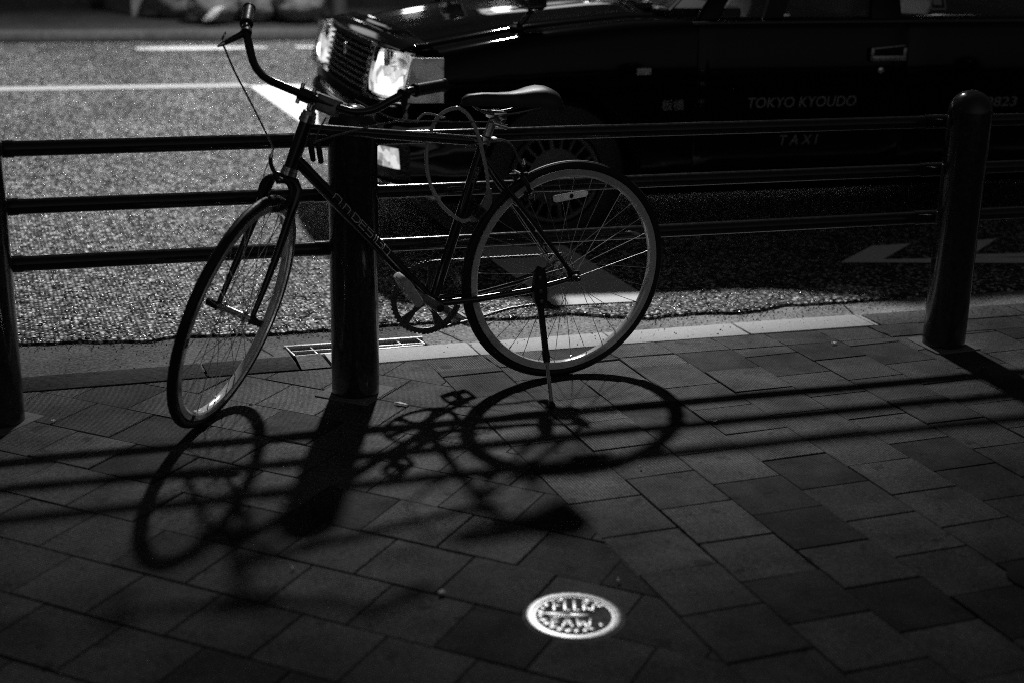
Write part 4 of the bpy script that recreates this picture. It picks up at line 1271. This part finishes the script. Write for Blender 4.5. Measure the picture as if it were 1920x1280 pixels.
def lamp_unit(near):
    s = (lambda b: b) if near else (lambda b: 2*W2-b)
    z0, z1 = 0.622, 0.808
    # outline along the wrap: b, a
    P = [(0.392, front(0.392, 0.72)), (0.30, front(0.30, 0.72)), (0.2, front(0.2, 0.72)), (0.1, None)]
    def wrap(t, z, out=0.0):
        """t 0..1 across the headlamp from the grille outwards"""
        b = 0.392-0.332*t
        a = -0.645+bow(b)*0.6-(0.83-z)*0.25+(0.052 if near else 0.0)*max(0, (t-0.35)/0.65)**1.6-(0.0 if near else 0.035*min(1, max(0, t)*3))-out
        return T(a, s(b), z)
    hp = bpy.data.objects.new('headlamp', None); C.objects.link(hp); hp.parent = taxi
    hp.location = wrap(0.5, 0.72)-wloc(taxi)
    ts = [i/10 for i in range(11)]
    # housing: a deep chrome bowl
    m = MB()
    rings = []
    for k in range(7):
        q = k/6
        dz = 0.5*(z1-z0)*(1-q**2.2*0.75)
        row = []
        for i in range(24):
            th = 2*PI*i/24
            ct, st = math.cos(th), math.sin(th)
            sx = math.copysign(abs(ct)**0.35, ct); sy = math.copysign(abs(st)**0.35, st)
            t = 0.5+0.49*sx*(1-q**2.2*0.7); z = 0.5*(z0+z1)+dz*sy
            p = wrap(t, z)
            row.append(p+TX*(0.012+0.11*math.sin(q*PI/2)))
        rings.append(row)
    m.loft(rings, cap0=False, cap1=True)
    m.build('lamp_bowl', M['bowl'], hp, smooth=60)
    # lit inner reflector and its bulb, right behind the glass
    m = MB(); rows = []
    for z in lin(z0+0.012, z0+0.128, 10):
        q = (z-z0)/(z1-z0)
        rows.append([wrap(t, z, 0.012-0.035*(1-math.sin(PI*(0.15+0.7*q)))-0.01*abs(t-0.5)) for t in lin(0.03, 0.97, 16)])
    m.loft(rows, closed=False)
    m.build('lit_reflector', M['bulb_soft'], hp, smooth=60)
    m = MB()
    m.lathe(wrap(0.62, 0.675, 0.004), (wrap(0.62, 0.675, 0.1)-wrap(0.62, 0.675)), [(0.03, -0.01), (0.033, 0.0), (0.022, 0.006), (0.001, 0.008)], 20)
    m.build('lamp_bulb', M['bulb'], hp)
    m = MB()
    m.lathe(wrap(0.45, 0.765, -0.01), (wrap(0.45, 0.765, 0.1)-wrap(0.45, 0.765)), [(0.045, -0.03), (0.05, 0.0), (0.044, 0.006), (0.03, -0.01), (0.001, -0.02)], 28)
    m.build('side_light', M['bowl'], hp)
    m = MB()
    rows = []
    for z in lin(z0-0.004, z1+0.004, 12):
        rows.append([wrap(t, z, 0.026) for i, t in enumerate(lin(-0.01, 1.01, 40))])
    m.loft(rows, closed=False)
    for te in (-0.01, 1.01):
        m.loft([[wrap(te, z, 0.0) for z in lin(z0, z1, 6)], [wrap(te, z, 0.026) for z in lin(z0, z1, 6)]], closed=False)
    ln = m.build('lamp_glass', M['fluted'], hp, smooth=60)
    m = MB()
    for (ta, za, tb, zb) in ((-0.02, z0-0.006, 1.02, z0-0.006), (-0.02, z1+0.006, 1.02, z1+0.006), (-0.02, z0-0.006, -0.02, z1+0.006), (1.02, z0-0.006, 1.02, z1+0.006)):
        m.tube([wrap(ta+(tb-ta)*i/12, za+(zb-za)*i/12, 0.004) for i in range(13)], 0.005, 8)
    m.build('lamp_trim', M['chrome'], hp)
    # corner lamp running back along the wing
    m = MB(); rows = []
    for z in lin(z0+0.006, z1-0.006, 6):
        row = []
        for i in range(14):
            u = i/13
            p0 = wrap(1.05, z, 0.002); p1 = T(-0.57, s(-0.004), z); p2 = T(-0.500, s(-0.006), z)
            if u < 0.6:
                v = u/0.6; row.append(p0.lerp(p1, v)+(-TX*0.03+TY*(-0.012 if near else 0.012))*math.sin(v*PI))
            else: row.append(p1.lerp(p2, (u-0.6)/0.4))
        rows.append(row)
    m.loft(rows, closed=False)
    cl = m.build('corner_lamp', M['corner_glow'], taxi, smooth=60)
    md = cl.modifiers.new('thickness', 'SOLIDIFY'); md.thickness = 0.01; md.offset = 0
lamp_unit(True); lamp_unit(False)

# bumpers
def bumper_path(off=0.0):
    pts = []
    for i in range(33):
        t = -1+2*i/32; b = W2+t*(W2+0.005)
        e = max(0, (abs(t)-0.65)/0.35)
        pts.append((b, -0.69-0.08*(1-abs(t)**2.2)-off+0.065*e**2))
    return pts
bpth = bumper_path()
near_arm = [T(-0.36, -0.006, 0), T(-0.46, -0.010, 0), T(-0.54, -0.010, 0)]
far_arm = [T(-0.54, 2*W2+0.010, 0), T(-0.46, 2*W2+0.010, 0), T(-0.36, 2*W2+0.006, 0)]
base = near_arm+[T(a, b, 0) for b, a in bpth]+far_arm
def outward(i):
    a = base[max(0, i-1)]; b = base[min(len(base)-1, i+1)]; d = (b-a).normalized()
    return V((-d.y, d.x, 0)) if True else None
prof = [(0.0, 0.29), (0.022, 0.305), (0.034, 0.35), (0.036, 0.41), (0.042, 0.455), (0.055, 0.475), (0.058, 0.52), (0.05, 0.545), (0.03, 0.558), (-0.06, 0.562), (-0.06, 0.29)]
rings = []
for i, p in enumerate(base):
    o = outward(i)
    if o.dot(p-T(0.2, W2, 0)) < 0: o = -o
    rings.append([p+o*x*(1.0 if 2 < i < len(base)-3 else 0.3)+TZ*z for x, z in prof])
m = MB(); m.loft(rings)
bump = m.build('front_bumper', M['black_gloss'], taxi, smooth=45)
m = MB()
rr = []
for i, p in enumerate(base[2:-2]):
    o = outward(i+2)
    if o.dot(p-T(0.2, W2, 0)) < 0: o = -o
    sc = 1.0 if 0 < i < len(base)-5 else 0.3
    rr.append([p+o*(x*sc)+TZ*z for x, z in ((0.054, 0.539), (0.059, 0.531), (0.061, 0.521), (0.054, 0.516))])
m.loft(rr); m.build('bumper_trim', M['chrome'], bump)
for near in (True, False):
    m = MB()
    idx = range(3, 7) if near else range(len(base)-7, len(base)-3)
    rr = []
    for i in idx:
        o = outward(i)
        if o.dot(base[i]-T(0.2, W2, 0)) < 0: o = -o
        rr.append([base[i]+o*x+TZ*z for x, z in [(q*(0.6 if i in (3, len(base)-4) else 1), z) for q, z in ((0.02, 0.360), (0.0395, 0.366), (0.0405, 0.41), (0.046, 0.448), (0.02, 0.448))]])
    m.loft(rr); m.build('turn_lamp', M['turn_glow'], taxi, smooth=60)
m = MB(); m.box(T(3.93, W2, 0.45), TX*0.08, TY*(W2+0.005), TZ*0.13)
m.build('rear_bumper', M['black_gloss'], taxi, bevel=0.03)

# greenhouse: roof, pillars, glass
RZ0, RZ1 = 0.95, 1.47
m = MB(); rows = []
for i in range(9):
    a = 1.05+i*(1.42/8)
    row = []
    for j in range(13):
        t = -1+2*j/12
        row.append(T(a, W2+t*0.56, RZ1+0.035*(1-t*t)-0.02*abs(-1+2*i/8)**2))
    rows.append(row)
m.loft(rows, closed=False)
rf = m.build('roof', M['black_gloss'], taxi, smooth=60)
md = rf.modifiers.new('thickness', 'SOLIDIFY'); md.thickness = 0.035; md.offset = -1
def side_pt(a, z, near, ins=0.0):
    k = (z-0.94)/(RZ1-0.94)
    b = 0.055+0.232*k+ins
    return T(a, b if near else 2*W2-b, z)
def pillar(a0, a1, w0, w1, near, name='pillar'):
    m = MB()
    rings = []
    for k in range(7):
        t = k/6; z = 0.94+(RZ1-0.94)*t; a = a0+(a1-a0)*t; w = w0+(w1-w0)*t
        rings.append([side_pt(a-w, z, near, -0.004), side_pt(a+w, z, near, -0.004), side_pt(a+w, z, near, 0.045), side_pt(a-w, z, near, 0.045)])
    m.loft(rings); return m.build(name, M['black_gloss'], taxi, bevel=0.004)
for near in (True, False):
    pillar(0.64, 1.10, 0.04, 0.03, near)
    pillar(1.475, 1.54, 0.075, 0.04, near)
    pillar(2.62, 2.42, 0.09, 0.07, near)
    for a0, a1, c0, c1, nm in ((0.70, 1.41, 1.14, 1.48, 'front_side_glass'), (1.54, 2.53, 1.60, 2.34, 'rear_side_glass')):
        m = MB(); m.add([side_pt(a0, 0.945, near, 0.012), side_pt(a1, 0.945, near, 0.012), side_pt(c1, RZ1-0.02, near, 0.012), side_pt(c0, RZ1-0.02, near, 0.012)], [(0, 1, 2, 3)])
        g = m.build(nm, M['glass'], taxi, smooth=0)
        md = g.modifiers.new('thickness', 'SOLIDIFY'); md.thickness = 0.004
    # quarter-light divider and belt moulding
    m = MB()
    m.loft([[side_pt(a-0.045, z, near, 0.0), side_pt(a+0.045, z, near, 0.0), side_pt(a+0.045, z, near, 0.02), side_pt(a-0.045, z, near, 0.02)] for a, z in ((0.942, 0.945), (1.12, 1.30))])
    m.build('window_divider', M['soft_black'], taxi)
    m = MB()
    rr = []
    for i in range(40):
        a = 0.56+i*(2.12/39); s = -1 if near else 1
        b = 0.030 if near else 2*W2-0.030
        zz = lerpt(SH, a)-0.004
        rr.append([T(a, b+s*0.000, zz-0.008), T(a, b+s*0.010, zz-0.007), T(a, b+s*0.012, zz), T(a, b+s*0.008, zz+0.006), T(a, b-s*0.005, zz+0.007)])
    m.loft(rr); m.build('belt_moulding', M['black_trim'], taxi, smooth=60)
# windscreen and its frame
def ws(t, k): # t across -1..1, k up 0..1
    wv = 0.70-0.14*k
    return T(0.50+0.58*k-0.10*(1-t*t)*(1-0.4*k), W2+t*wv, 0.965+0.50*k)
m = MB(); m.loft([[ws(-1+2*j/12, k/5) for j in range(13)] for k in range(6)], closed=False)
g = m.build('windscreen', M['glass'], taxi, smooth=60); md = g.modifiers.new('thickness', 'SOLIDIFY'); md.thickness = 0.005
m = MB(); m.tube([ws(-1+2*j/24, 0)+TZ*0.004 for j in range(25)], 0.011, 8); m.tube([ws(-1, k/6)+TZ*0.004 for k in range(7)], 0.011, 8); m.tube([ws(1, k/6)+TZ*0.004 for k in range(7)], 0.011, 8)
m.build('windscreen_trim', M['chrome'], taxi)
for t0, t1 in ((-0.82, -0.02), (-0.1, 0.62)):
    m = MB(); m.tube([ws(t0+(t1-t0)*j/8, 0.02+0.06*j/8)+TZ*0.02-TX*0.015 for j in range(9)], 0.006, 8); m.box(ws(t0, 0.01)+TZ*0.012-TX*0.02, TX*0.02, TY*0.015, TZ*0.012)
    m.build('wiper', M['soft_black'], taxi)
m = MB(); m.loft([[T(2.52+0.45*k/5-0.03*0, W2+(-1+2*j/8)*(0.56+0.13*k/5), RZ1-0.02-0.5*k/5) for j in range(9)] for k in range(6)], closed=False)
g = m.build('rear_window', M['glass'], taxi, smooth=60); md = g.modifiers.new('thickness', 'SOLIDIFY'); md.thickness = 0.005
# interior
m = MB(); m.box(T(1.55, W2, 0.60), TX*0.95, TY*0.74, TZ*0.25); m.build('interior', M['interior'], taxi)
for b in (0.47, 2*W2-0.47):
    m = MB()
    m.loft([[T(a+x, b+y, z) for x, y in ((-0.06, -0.24), (0.05, -0.24), (0.05, 0.24), (-0.06, 0.24))] for a, z in ((1.30, 0.55), (1.36, 0.85), (1.42, 1.1), (1.45, 1.2))])
    m.box(T(1.46, b, 1.28), TX*0.045, TY*0.13, TZ*0.08)
    m.build('seat', M['seat_cover'], taxi, bevel=0.03)
m = MB(); m.loft([[T(a+x, W2+y, z) for x, y in ((-0.07, -0.6), (0.06, -0.6), (0.06, 0.6), (-0.07, 0.6))] for a, z in ((2.3, 0.55), (2.38, 0.85), (2.46, 1.12))])
m.build('rear_seat', M['seat_cover'], taxi, bevel=0.03)
m = MB(); m.box(T(0.66, W2, 0.93), TX*0.2, TY*0.66, TZ*0.05); m.build('dashboard', M['interior'], taxi, bevel=0.02)
# lamp on the roof (above the picture)
m = MB(); m.loft([[T(1.32+x, W2+y, z) for x, y in ((-q, -0.16*p), (q, -0.16*p), (q, 0.16*p), (-q, 0.16*p))] for z, q, p in ((1.48, 0.07, 1), (1.56, 0.05, 0.95), (1.62, 0.03, 0.8))])
m.build('roof_lamp', M['dim_lens'], taxi, bevel=0.015)

# doors: thin panels standing a few millimetres proud, with handles
def door(a0, a1, name, lead):
    m = MB(); rows = []
    zs = [0.27, 0.34, 0.42, 0.52, 0.62, 0.70, 0.76, 0.84, 0.90, 0.925]
    bo = [0.016, 0.002, 0.0, 0.0, 0.0, 0.0, 0.004, 0.0105, 0.018, 0.024]
    aa = [a0, a0+0.006]+lin(a0+0.1, a1-0.1, 6)+[a1-0.006, a1]
    for z, b in zip(zs, bo):
        rows.append([T(a+(0.05*(0.5-z) if (lead and z < 0.5 and i < 2) else 0), b-(0.0045 if 0 < i < len(aa)-1 else 0.0015), z) for i, a in enumerate(aa)])
    m.loft(rows, closed=False)
    d = m.build(name, M['black_gloss'], taxi, smooth=40)
    md = d.modifiers.new('thickness', 'SOLIDIFY'); md.thickness = 0.003; md.offset = -1
    return d
fd = door(0.58, 1.555, 'front_door', False)
rd = door(1.563, 2.56, 'rear_door', False)
def handle(a, dr):
    m = MB(); m.box(T(a, -0.006, 0.795), TX*0.088, TY*0.003, TZ*0.030)
    m.build('handle_recess', M['void'], dr, bevel=0.003)
    m = MB()
    m.tube([T(a-0.079, -0.010, 0.819), T(a+0.079, -0.010, 0.832)], 0.005, 8)
    m.box(T(a-0.078, -0.011, 0.797), TX*0.008, TY*0.007, TZ*0.026); m.box(T(a+0.078, -0.011, 0.797), TX*0.008, TY*0.007, TZ*0.026)
    m.box(T(a, -0.017, 0.780), TX*0.08, TY*0.006, TZ*0.011)
    m.build('handle', M['bar_metal'], dr, bevel=0.003)
    m = MB(); m.lathe(T(a-0.026, 0.0, 0.728), -TY, [(0.013, 0), (0.013, 0.008), (0.009, 0.0105), (0.001, 0.0105)], 18); m.build('key_lock', M['chrome'], dr)
handle(1.462, fd); handle(2.42, rd)
# side repeater on the wing
m = MB(); m.box(T(0.342, -0.006, 0.738), TX*0.032, TY*0.006, TZ*0.0145); m.build('side_repeater', M['dim_lens'], taxi, bevel=0.005)
# lettering
def letters(body, a0, a1, z0, z1, name, m_, shear=0.0, slope=0.0, b=-0.0062):
    vs, fs = text_polys(body, shear, 1.0, 1.0, 0.004)
    mb = MB(); mb.add([T(a0+(a1-a0)*x, b, z0+(z1-z0)*y+slope*x) for x, y in vs], fs)
    return mb.build(name, M[m_], taxi, smooth=0)
letters('板橋', 0.430, 0.530, 0.576, 0.620, 'ward_lettering', 'lettering', b=-0.0028)
letters('TOKYO KYOUDO', 0.818, 1.331, 0.578, 0.622, 'company_lettering', 'lettering', 0.12)
letters('T A X I', 0.980, 1.162, 0.417, 0.460, 'taxi_lettering', 'lettering', 0.2)
letters('8823', 1.977, 2.139, 0.561, 0.603, 'number_lettering', 'lettering', 0.1)
# stickers in the rear side window
m = MB()
def sp2(a, z): return side_pt(a, z, True, 0.004)
for (p, q, r, s) in ((1.70, 0.975, 1.78, 0.981), (1.70, 1.045, 1.78, 1.051), (1.70, 0.975, 1.706, 1.051), (1.774, 0.975, 1.78, 1.051), (1.72, 0.995, 1.76, 1.035)):
    m.add([sp2(p, q), sp2(r, q), sp2(r, s), sp2(p, s)], [(0, 1, 2, 3)])
m.build('window_sticker', M['decal_dim'], taxi, smooth=0)

# fender mirrors
for near in (True, False):
    b = 0.16 if near else 2*W2-0.16
    m = MB()
    m.tube([T(-0.15, b, 0.905), T(-0.12, b, 0.935), T(-0.09, b, 0.975)], [0.013, 0.011, 0.010], 10)
    m.lathe(T(-0.155, b, 0.895), TZ, [(0.03, 0), (0.03, 0.012), (0.018, 0.02), (0.013, 0.026)], 16)
    st = m.build('mirror_stalk', M['black_trim'], taxi)
    m = MB(); m.loft([[T(-0.085+x, b+y, z) for x, y in ((-q, -w), (q*0.5, -w), (q*0.5, w), (-q, w))] for z, q, w in ((0.972, 0.03, 0.055), (0.982, 0.05, 0.085), (1.05, 0.055, 0.09), (1.10, 0.05, 0.085), (1.112, 0.03, 0.06))])
    mr = m.build('fender_mirror', M['black_trim'], taxi, bevel=0.01)
    m = MB(); m.box(T(-0.056, b, 1.042), TX*0.002, TY*0.078, TZ*0.055); m.build('mirror_glass', M['chrome'], mr)
    m = MB(); m.tube([T(-0.135, b-0.075, 0.984), T(-0.137, b, 0.981), T(-0.135, b+0.075, 0.984)], 0.005, 8); m.build('mirror_trim', M['chrome'], mr)

# wheels with slotted covers
for a in (-0.012, 2.773):
    for near in (True, False):
        s = -1 if near else 1
        b = 0.035 if near else 2*W2-0.035
        c = T(a, b, 0.308); ax = TY*s
        we = bpy.data.objects.new('wheel', None); C.objects.link(we); we.parent = taxi; we.location = c-wloc(taxi)
        m = MB()
        m.ring(c, TX, TZ, ax, 0.25, [(-0.06, -0.19), (0.04, -0.19), (0.06, -0.17), (0.065, -0.09), (0.06, -0.02), (0.045, 0.0), (0.0, 0.012), (-0.045, 0.004), (-0.06, -0.02)], 64)
        m.build('tyre', M['rubber'], we)
        m = MB()
        m.lathe(c, ax, [(0.19, -0.02), (0.195, 0.003), (0.189, 0.010), (0.178, 0.006), (0.172, -0.004)], 64, cap=False)
        m.lathe(c, ax, [(0.118, -0.004), (0.118, 0.008), (0.10, 0.015), (0.062, 0.020), (0.058, 0.012), (0.045, 0.012), (0.04, 0.022), (0.001, 0.024)], 48, cap=False)
        N = 20
        for k in range(N):
            t = 2*PI*(k+0.5)/N; d = TX*math.cos(t)+TZ*math.sin(t); w = -TX*math.sin(t)+TZ*math.cos(t)
            hw = 0.0075 if k % 5 else 0.012
            m.loft([[c+d*0.112+w*hw*q+ax*h for q, h in ((-1, 0.002), (1, 0.002), (0.6, 0.010), (-0.6, 0.010))], [c+d*0.182+w*hw*q+ax*h for q, h in ((-1, -0.002), (1, -0.002), (0.6, 0.006), (-0.6, 0.006))]])
        m.build('wheel_cover', M['hub_cover'], we)
        m = MB(); m.lathe(c, ax, [(0.185, -0.03), (0.001, -0.03)], 32, cap=True); m.build('wheel_disc', M['void'], we)
# ================================================================== the far side and the lamps of the street
def bag(x, y, r, h, label, mt='bag', seed=0):
    m = MB(); rings = []
    n, k = 36, 18
    for i in range(k):
        t = i/(k-1)
        z = h*t
        prof = 1.22*math.sin(min(1, t*2.4+0.25)*PI/2)*(1-0.88*max(0, (t-0.6)/0.4)**2.2)
        row = []
        for j in range(n):
            a = 2*PI*j/n
            d = V((math.cos(a), math.sin(a), t*2))
            rr = r*prof*(1+0.22*noise.noise(d*1.6+V((seed, 0, 0)))+0.12*noise.noise(d*5+V((seed, 3, 0))))
            row.append(V((x+rr*math.cos(a), y+rr*math.sin(a), 0.066+z*(1+0.06*noise.noise(d*2+V((0, seed, 0)))))))
        rings.append(row)
    m.loft(rings)
    m.lathe((x, y, 0.066+h*0.97), (0.2, 0.1, 1), [(r*0.13, 0), (r*0.1, h*0.06), (r*0.24, h*0.16), (r*0.05, h*0.16)], 12)
    return tag(m.build('refuse_bag', M[mt], smooth=60), label, 'refuse bag', 'full bags put out on the far pavement')
bag(2.40, 15.05, 0.2, 0.55, 'pale full bag on the far kerb, leftmost of the bags and nearest the pale post', seed=1)
bag(2.86, 15.15, 0.17, 0.5, 'dull grey full bag second from the left in the far row', seed=4)
bag(3.3, 15.1, 0.24, 0.62, 'large grey full bag just left of the taxi nose across the road', seed=9)
bag(2.08, 15.75, 0.2, 0.6, 'grey full bag standing behind the row, beside the pale post', seed=14)
bag(3.0, 15.6, 0.26, 0.7, 'biggest grey full bag at the back of the far row', seed=21)
m = MB(); rings = []
for i in range(8):
    t = i/7; row = []
    for j in range(16):
        a = 2*PI*j/16; rr = 0.055*math.sin((t*0.9+0.08)*PI)*(1+0.35*noise.noise(V((math.cos(a)*2, math.sin(a)*2, t*3))))
        row.append(V((2.37+0.22*(t-0.5)+0.01*math.sin(a), 14.78-rr*math.cos(a)*0.8, 0.135+0.12*t+rr*math.sin(a))))
    rings.append(row)
m.loft(rings)
tag(m.build('crumpled_bag', M['bag_white']), 'small bright crumpled bag lying against the leftmost full bag', 'plastic bag')
# pale square post
m = MB(); m.box((1.76, 16.15, 0.6), (0.062, 0, 0), (0, 0.062, 0), (0, 0, 0.55))
m.build('post_shaft', M['post_pale']).name = 'sign_post'
o = bpy.data.objects['sign_post']; tag(o, 'pale square post at the end of the dark frontage across the road', 'post')
o.data.name = 'sign_post'
# small grating in the far lane at the left edge
fg = empty('road_grate', (0.41, 13.42, RZ), 'small steel grating let into the road at the upper left edge', 'drain grate')
m = MB(); m.abox(0.27, 0.56, 13.14, 13.70, RZ+0.001, RZ+0.006); m.build('grate_frame', M['cover_dark'], fg)
for k in range(7):
    m = MB(); x = 0.315+k*0.033; m.abox(x-0.010, x+0.010, 13.20, 13.64, RZ+0.006, RZ+0.012); m.build('grate_bar', M['far_kerb'], fg)

# low frontage across the road: dark shutters, a few lit windows and wall lamps above the picture
sh = empty('shop_building', (4.0, 17.4, 0), 'dark shop frontage with closed shutters across the road', 'building')
def fy(x): return 17.2-0.06*(x-1)
def fbox(x0, x1, z0, z1, d0, d1, name, mt, parent=sh):
    m = MB(); 
    xm = (x0+x1)/2
    m.box((xm, fy(xm)-(d0+d1)/2, (z0+z1)/2), V(((x1-x0)/2, -0.06*(x1-x0)/2, 0)), V((0, (d1-d0)/2, 0)), (0, 0, (z1-z0)/2)); return m.build(name, M[mt], parent)
fbox(-9, 18, 0.0, 7.0, -0.6, 0.0, 'wall', 'wall')
fbox(-9, 18, 0.066, 0.3, 0.002, 0.08, 'plinth', 'far_paving')
for k in range(9):
    x = -8.4+k*2.9
    m = MB()
    for i in range(24):
        z = 0.31+i*0.09; m.box((x+1.2, fy(x+1.2)-0.03-0.012*(i % 2), z+0.045), V((1.2, -0.072, 0)), V((0, 0.012, 0)), (0, 0, 0.045))
    m.build('shutter', M['shutter'], sh)
for x, z, w, h in ((-2.2, 3.6, 0.9, 0.7), (1.8, 3.4, 0.5, 0.6), (6.6, 3.3, 1.0, 0.6), (9.4, 3.5, 0.8, 0.7), (13.2, 3.5, 0.8, 0.7)):
    f = fbox(x-w-0.06, x+w+0.06, z-h-0.06, z+h+0.06, 0.0, 0.05, 'window', 'soft_black')
    fbox(x-w, x+w, z-h, z+h, 0.051, 0.056, 'window_pane', 'window_lit', f)
for x, z in ((3.6, 2.5), (4.7, 2.2), (5.9, 2.7), (7.2, 2.3), (8.9, 2.6), (10.6, 2.5)):
    c = V((x, fy(x)-0.22, z))
    wl = empty('wall_lamp', c, 'round lit wall lamp on the dark shop front at %.1f metres along' % x, 'lamp', 'wall lamps along the shop front')
    m = MB(); m.tube([V((x, fy(x)-0.002, z+0.18)), V((x, fy(x)-0.18, z+0.2)), V((x, fy(x)-0.22, z+0.12))], 0.015, 8); m.build('bracket', M['pole'], wl)
    m = MB(); m.sphere(c, 0.13, n=16, k=10); m.build('globe', M['wall_lamp'], wl)
    wl['label'] = 'round lit wall lamp on a bracket of the dark shop front'

# street lamp that throws all the shadows
sl = empty('street_lamp', (LAMP.x, 15.1, 0), 'tall street lamp on the far pavement with its arm reaching over the road', 'street lamp')
m = MB()
px, py = LAMP.x, 15.1
m.tube([V((px, py, 0)), V((px, py, 3)), V((px, py, 6.6))], [0.09, 0.075, 0.06], 20)
m.tube(crom([V((px, py, 6.5)), V((px, py-0.15, 7.1)), V((px, py-1.2, 7.4)), V((px, LAMP.y+0.4, 7.42))], 6), 0.04, 12)
m.build('pole', M['pole'], sl)
m = MB(); m.box(LAMP+V((0, 0.05, 0.24)), V((0.14, 0, 0)), V((0, 0.42, 0)), V((0, 0, 0.06))); m.build('lamp_head', M['pole'], sl, bevel=0.03)
m = MB(); m.box(LAMP+V((0, 0.0, 0.176)), V((0.10, 0, 0)), V((0, 0.22, 0)), V((0, 0, 0.004))); m.build('diffuser', M['lamp_glow'], sl)
ld = bpy.data.lights.new('lamp_light', 'SPOT')
ld.energy = LAMP_WATTS; ld.spot_size = LAMP_CONE; ld.spot_blend = 0.25; ld.shadow_soft_size = 0.22
lo = bpy.data.objects.new('lamp_light', ld); C.objects.link(lo)
lo.parent = sl; lo.location = LAMP-V(sl.location)
# added falloff shaped into the beam: dims near paving, both sides and far wall
ld.use_nodes = True
lt = ld.node_tree; em = [n_ for n_ in lt.nodes if n_.type == 'EMISSION'][0]
tc = lt.nodes.new('ShaderNodeTexCoord'); sx = lt.nodes.new('ShaderNodeSeparateXYZ'); lt.links.new(tc.outputs['Normal'], sx.inputs[0])
def lm(op, a, b=None, c=None):
    x = lt.nodes.new('ShaderNodeMath'); x.operation = op
    for i, q in enumerate((a, b, c)):
        if q is None: continue
        if isinstance(q, (int, float)): x.inputs[i].default_value = q
        else: lt.links.new(q, x.inputs[i])
    return x.outputs[0]
def lramp(f, lo, hi, stops):
    mr = lt.nodes.new('ShaderNodeMapRange'); mr.inputs[1].default_value = lo; mr.inputs[2].default_value = hi; lt.links.new(f, mr.inputs[0])
    x = lt.nodes.new('ShaderNodeValToRGB'); x.color_ramp.interpolation = 'EASE'; e = x.color_ramp.elements
    while len(e) < len(stops): e.new(0.5)
    for q, (p, v) in zip(e, stops): q.position = (p-lo)/(hi-lo); q.color = (v, v, v, 1)
    lt.links.new(mr.outputs[0], x.inputs[0]); return x.outputs[0]
yg = lm('MULTIPLY_ADD', lm('DIVIDE', sx.outputs[1], sx.outputs[2]), -LAMP.z, LAMP.y)     # where the ray would meet the ground
xg = lm('MULTIPLY_ADD', lm('DIVIDE', sx.outputs[0], sx.outputs[2]), -LAMP.z, LAMP.x)
gy_ = lramp(yg, 1.0, 5.0, [(1.5, 0.06), (2.3, 0.24), (2.8, 0.56), (3.3, 1.0)])
gf_ = lramp(yg, 12.0, 22.0, [(14.2, 1.0), (15.6, 0.5), (17.2, 0.12)])
gl_ = lramp(lm('MULTIPLY_ADD', lm('SUBTRACT', yg, 3.4), 0.35, xg), -1.0, 2.0, [(-0.6, 0.3), (0.3, 0.55), (0.75, 0.88), (1.1, 1.0)])
gr_ = lramp(lm('MULTIPLY_ADD', lm('SUBTRACT', yg, 3.4), -0.5, xg), 0.0, 5.0, [(1.9, 1.0), (2.4, 0.72), (3.4, 0.4)])
lt.links.new(lm('MULTIPLY', lm('MULTIPLY', gy_, gl_), lm('MULTIPLY', gr_, gf_)), em.inputs['Strength'])
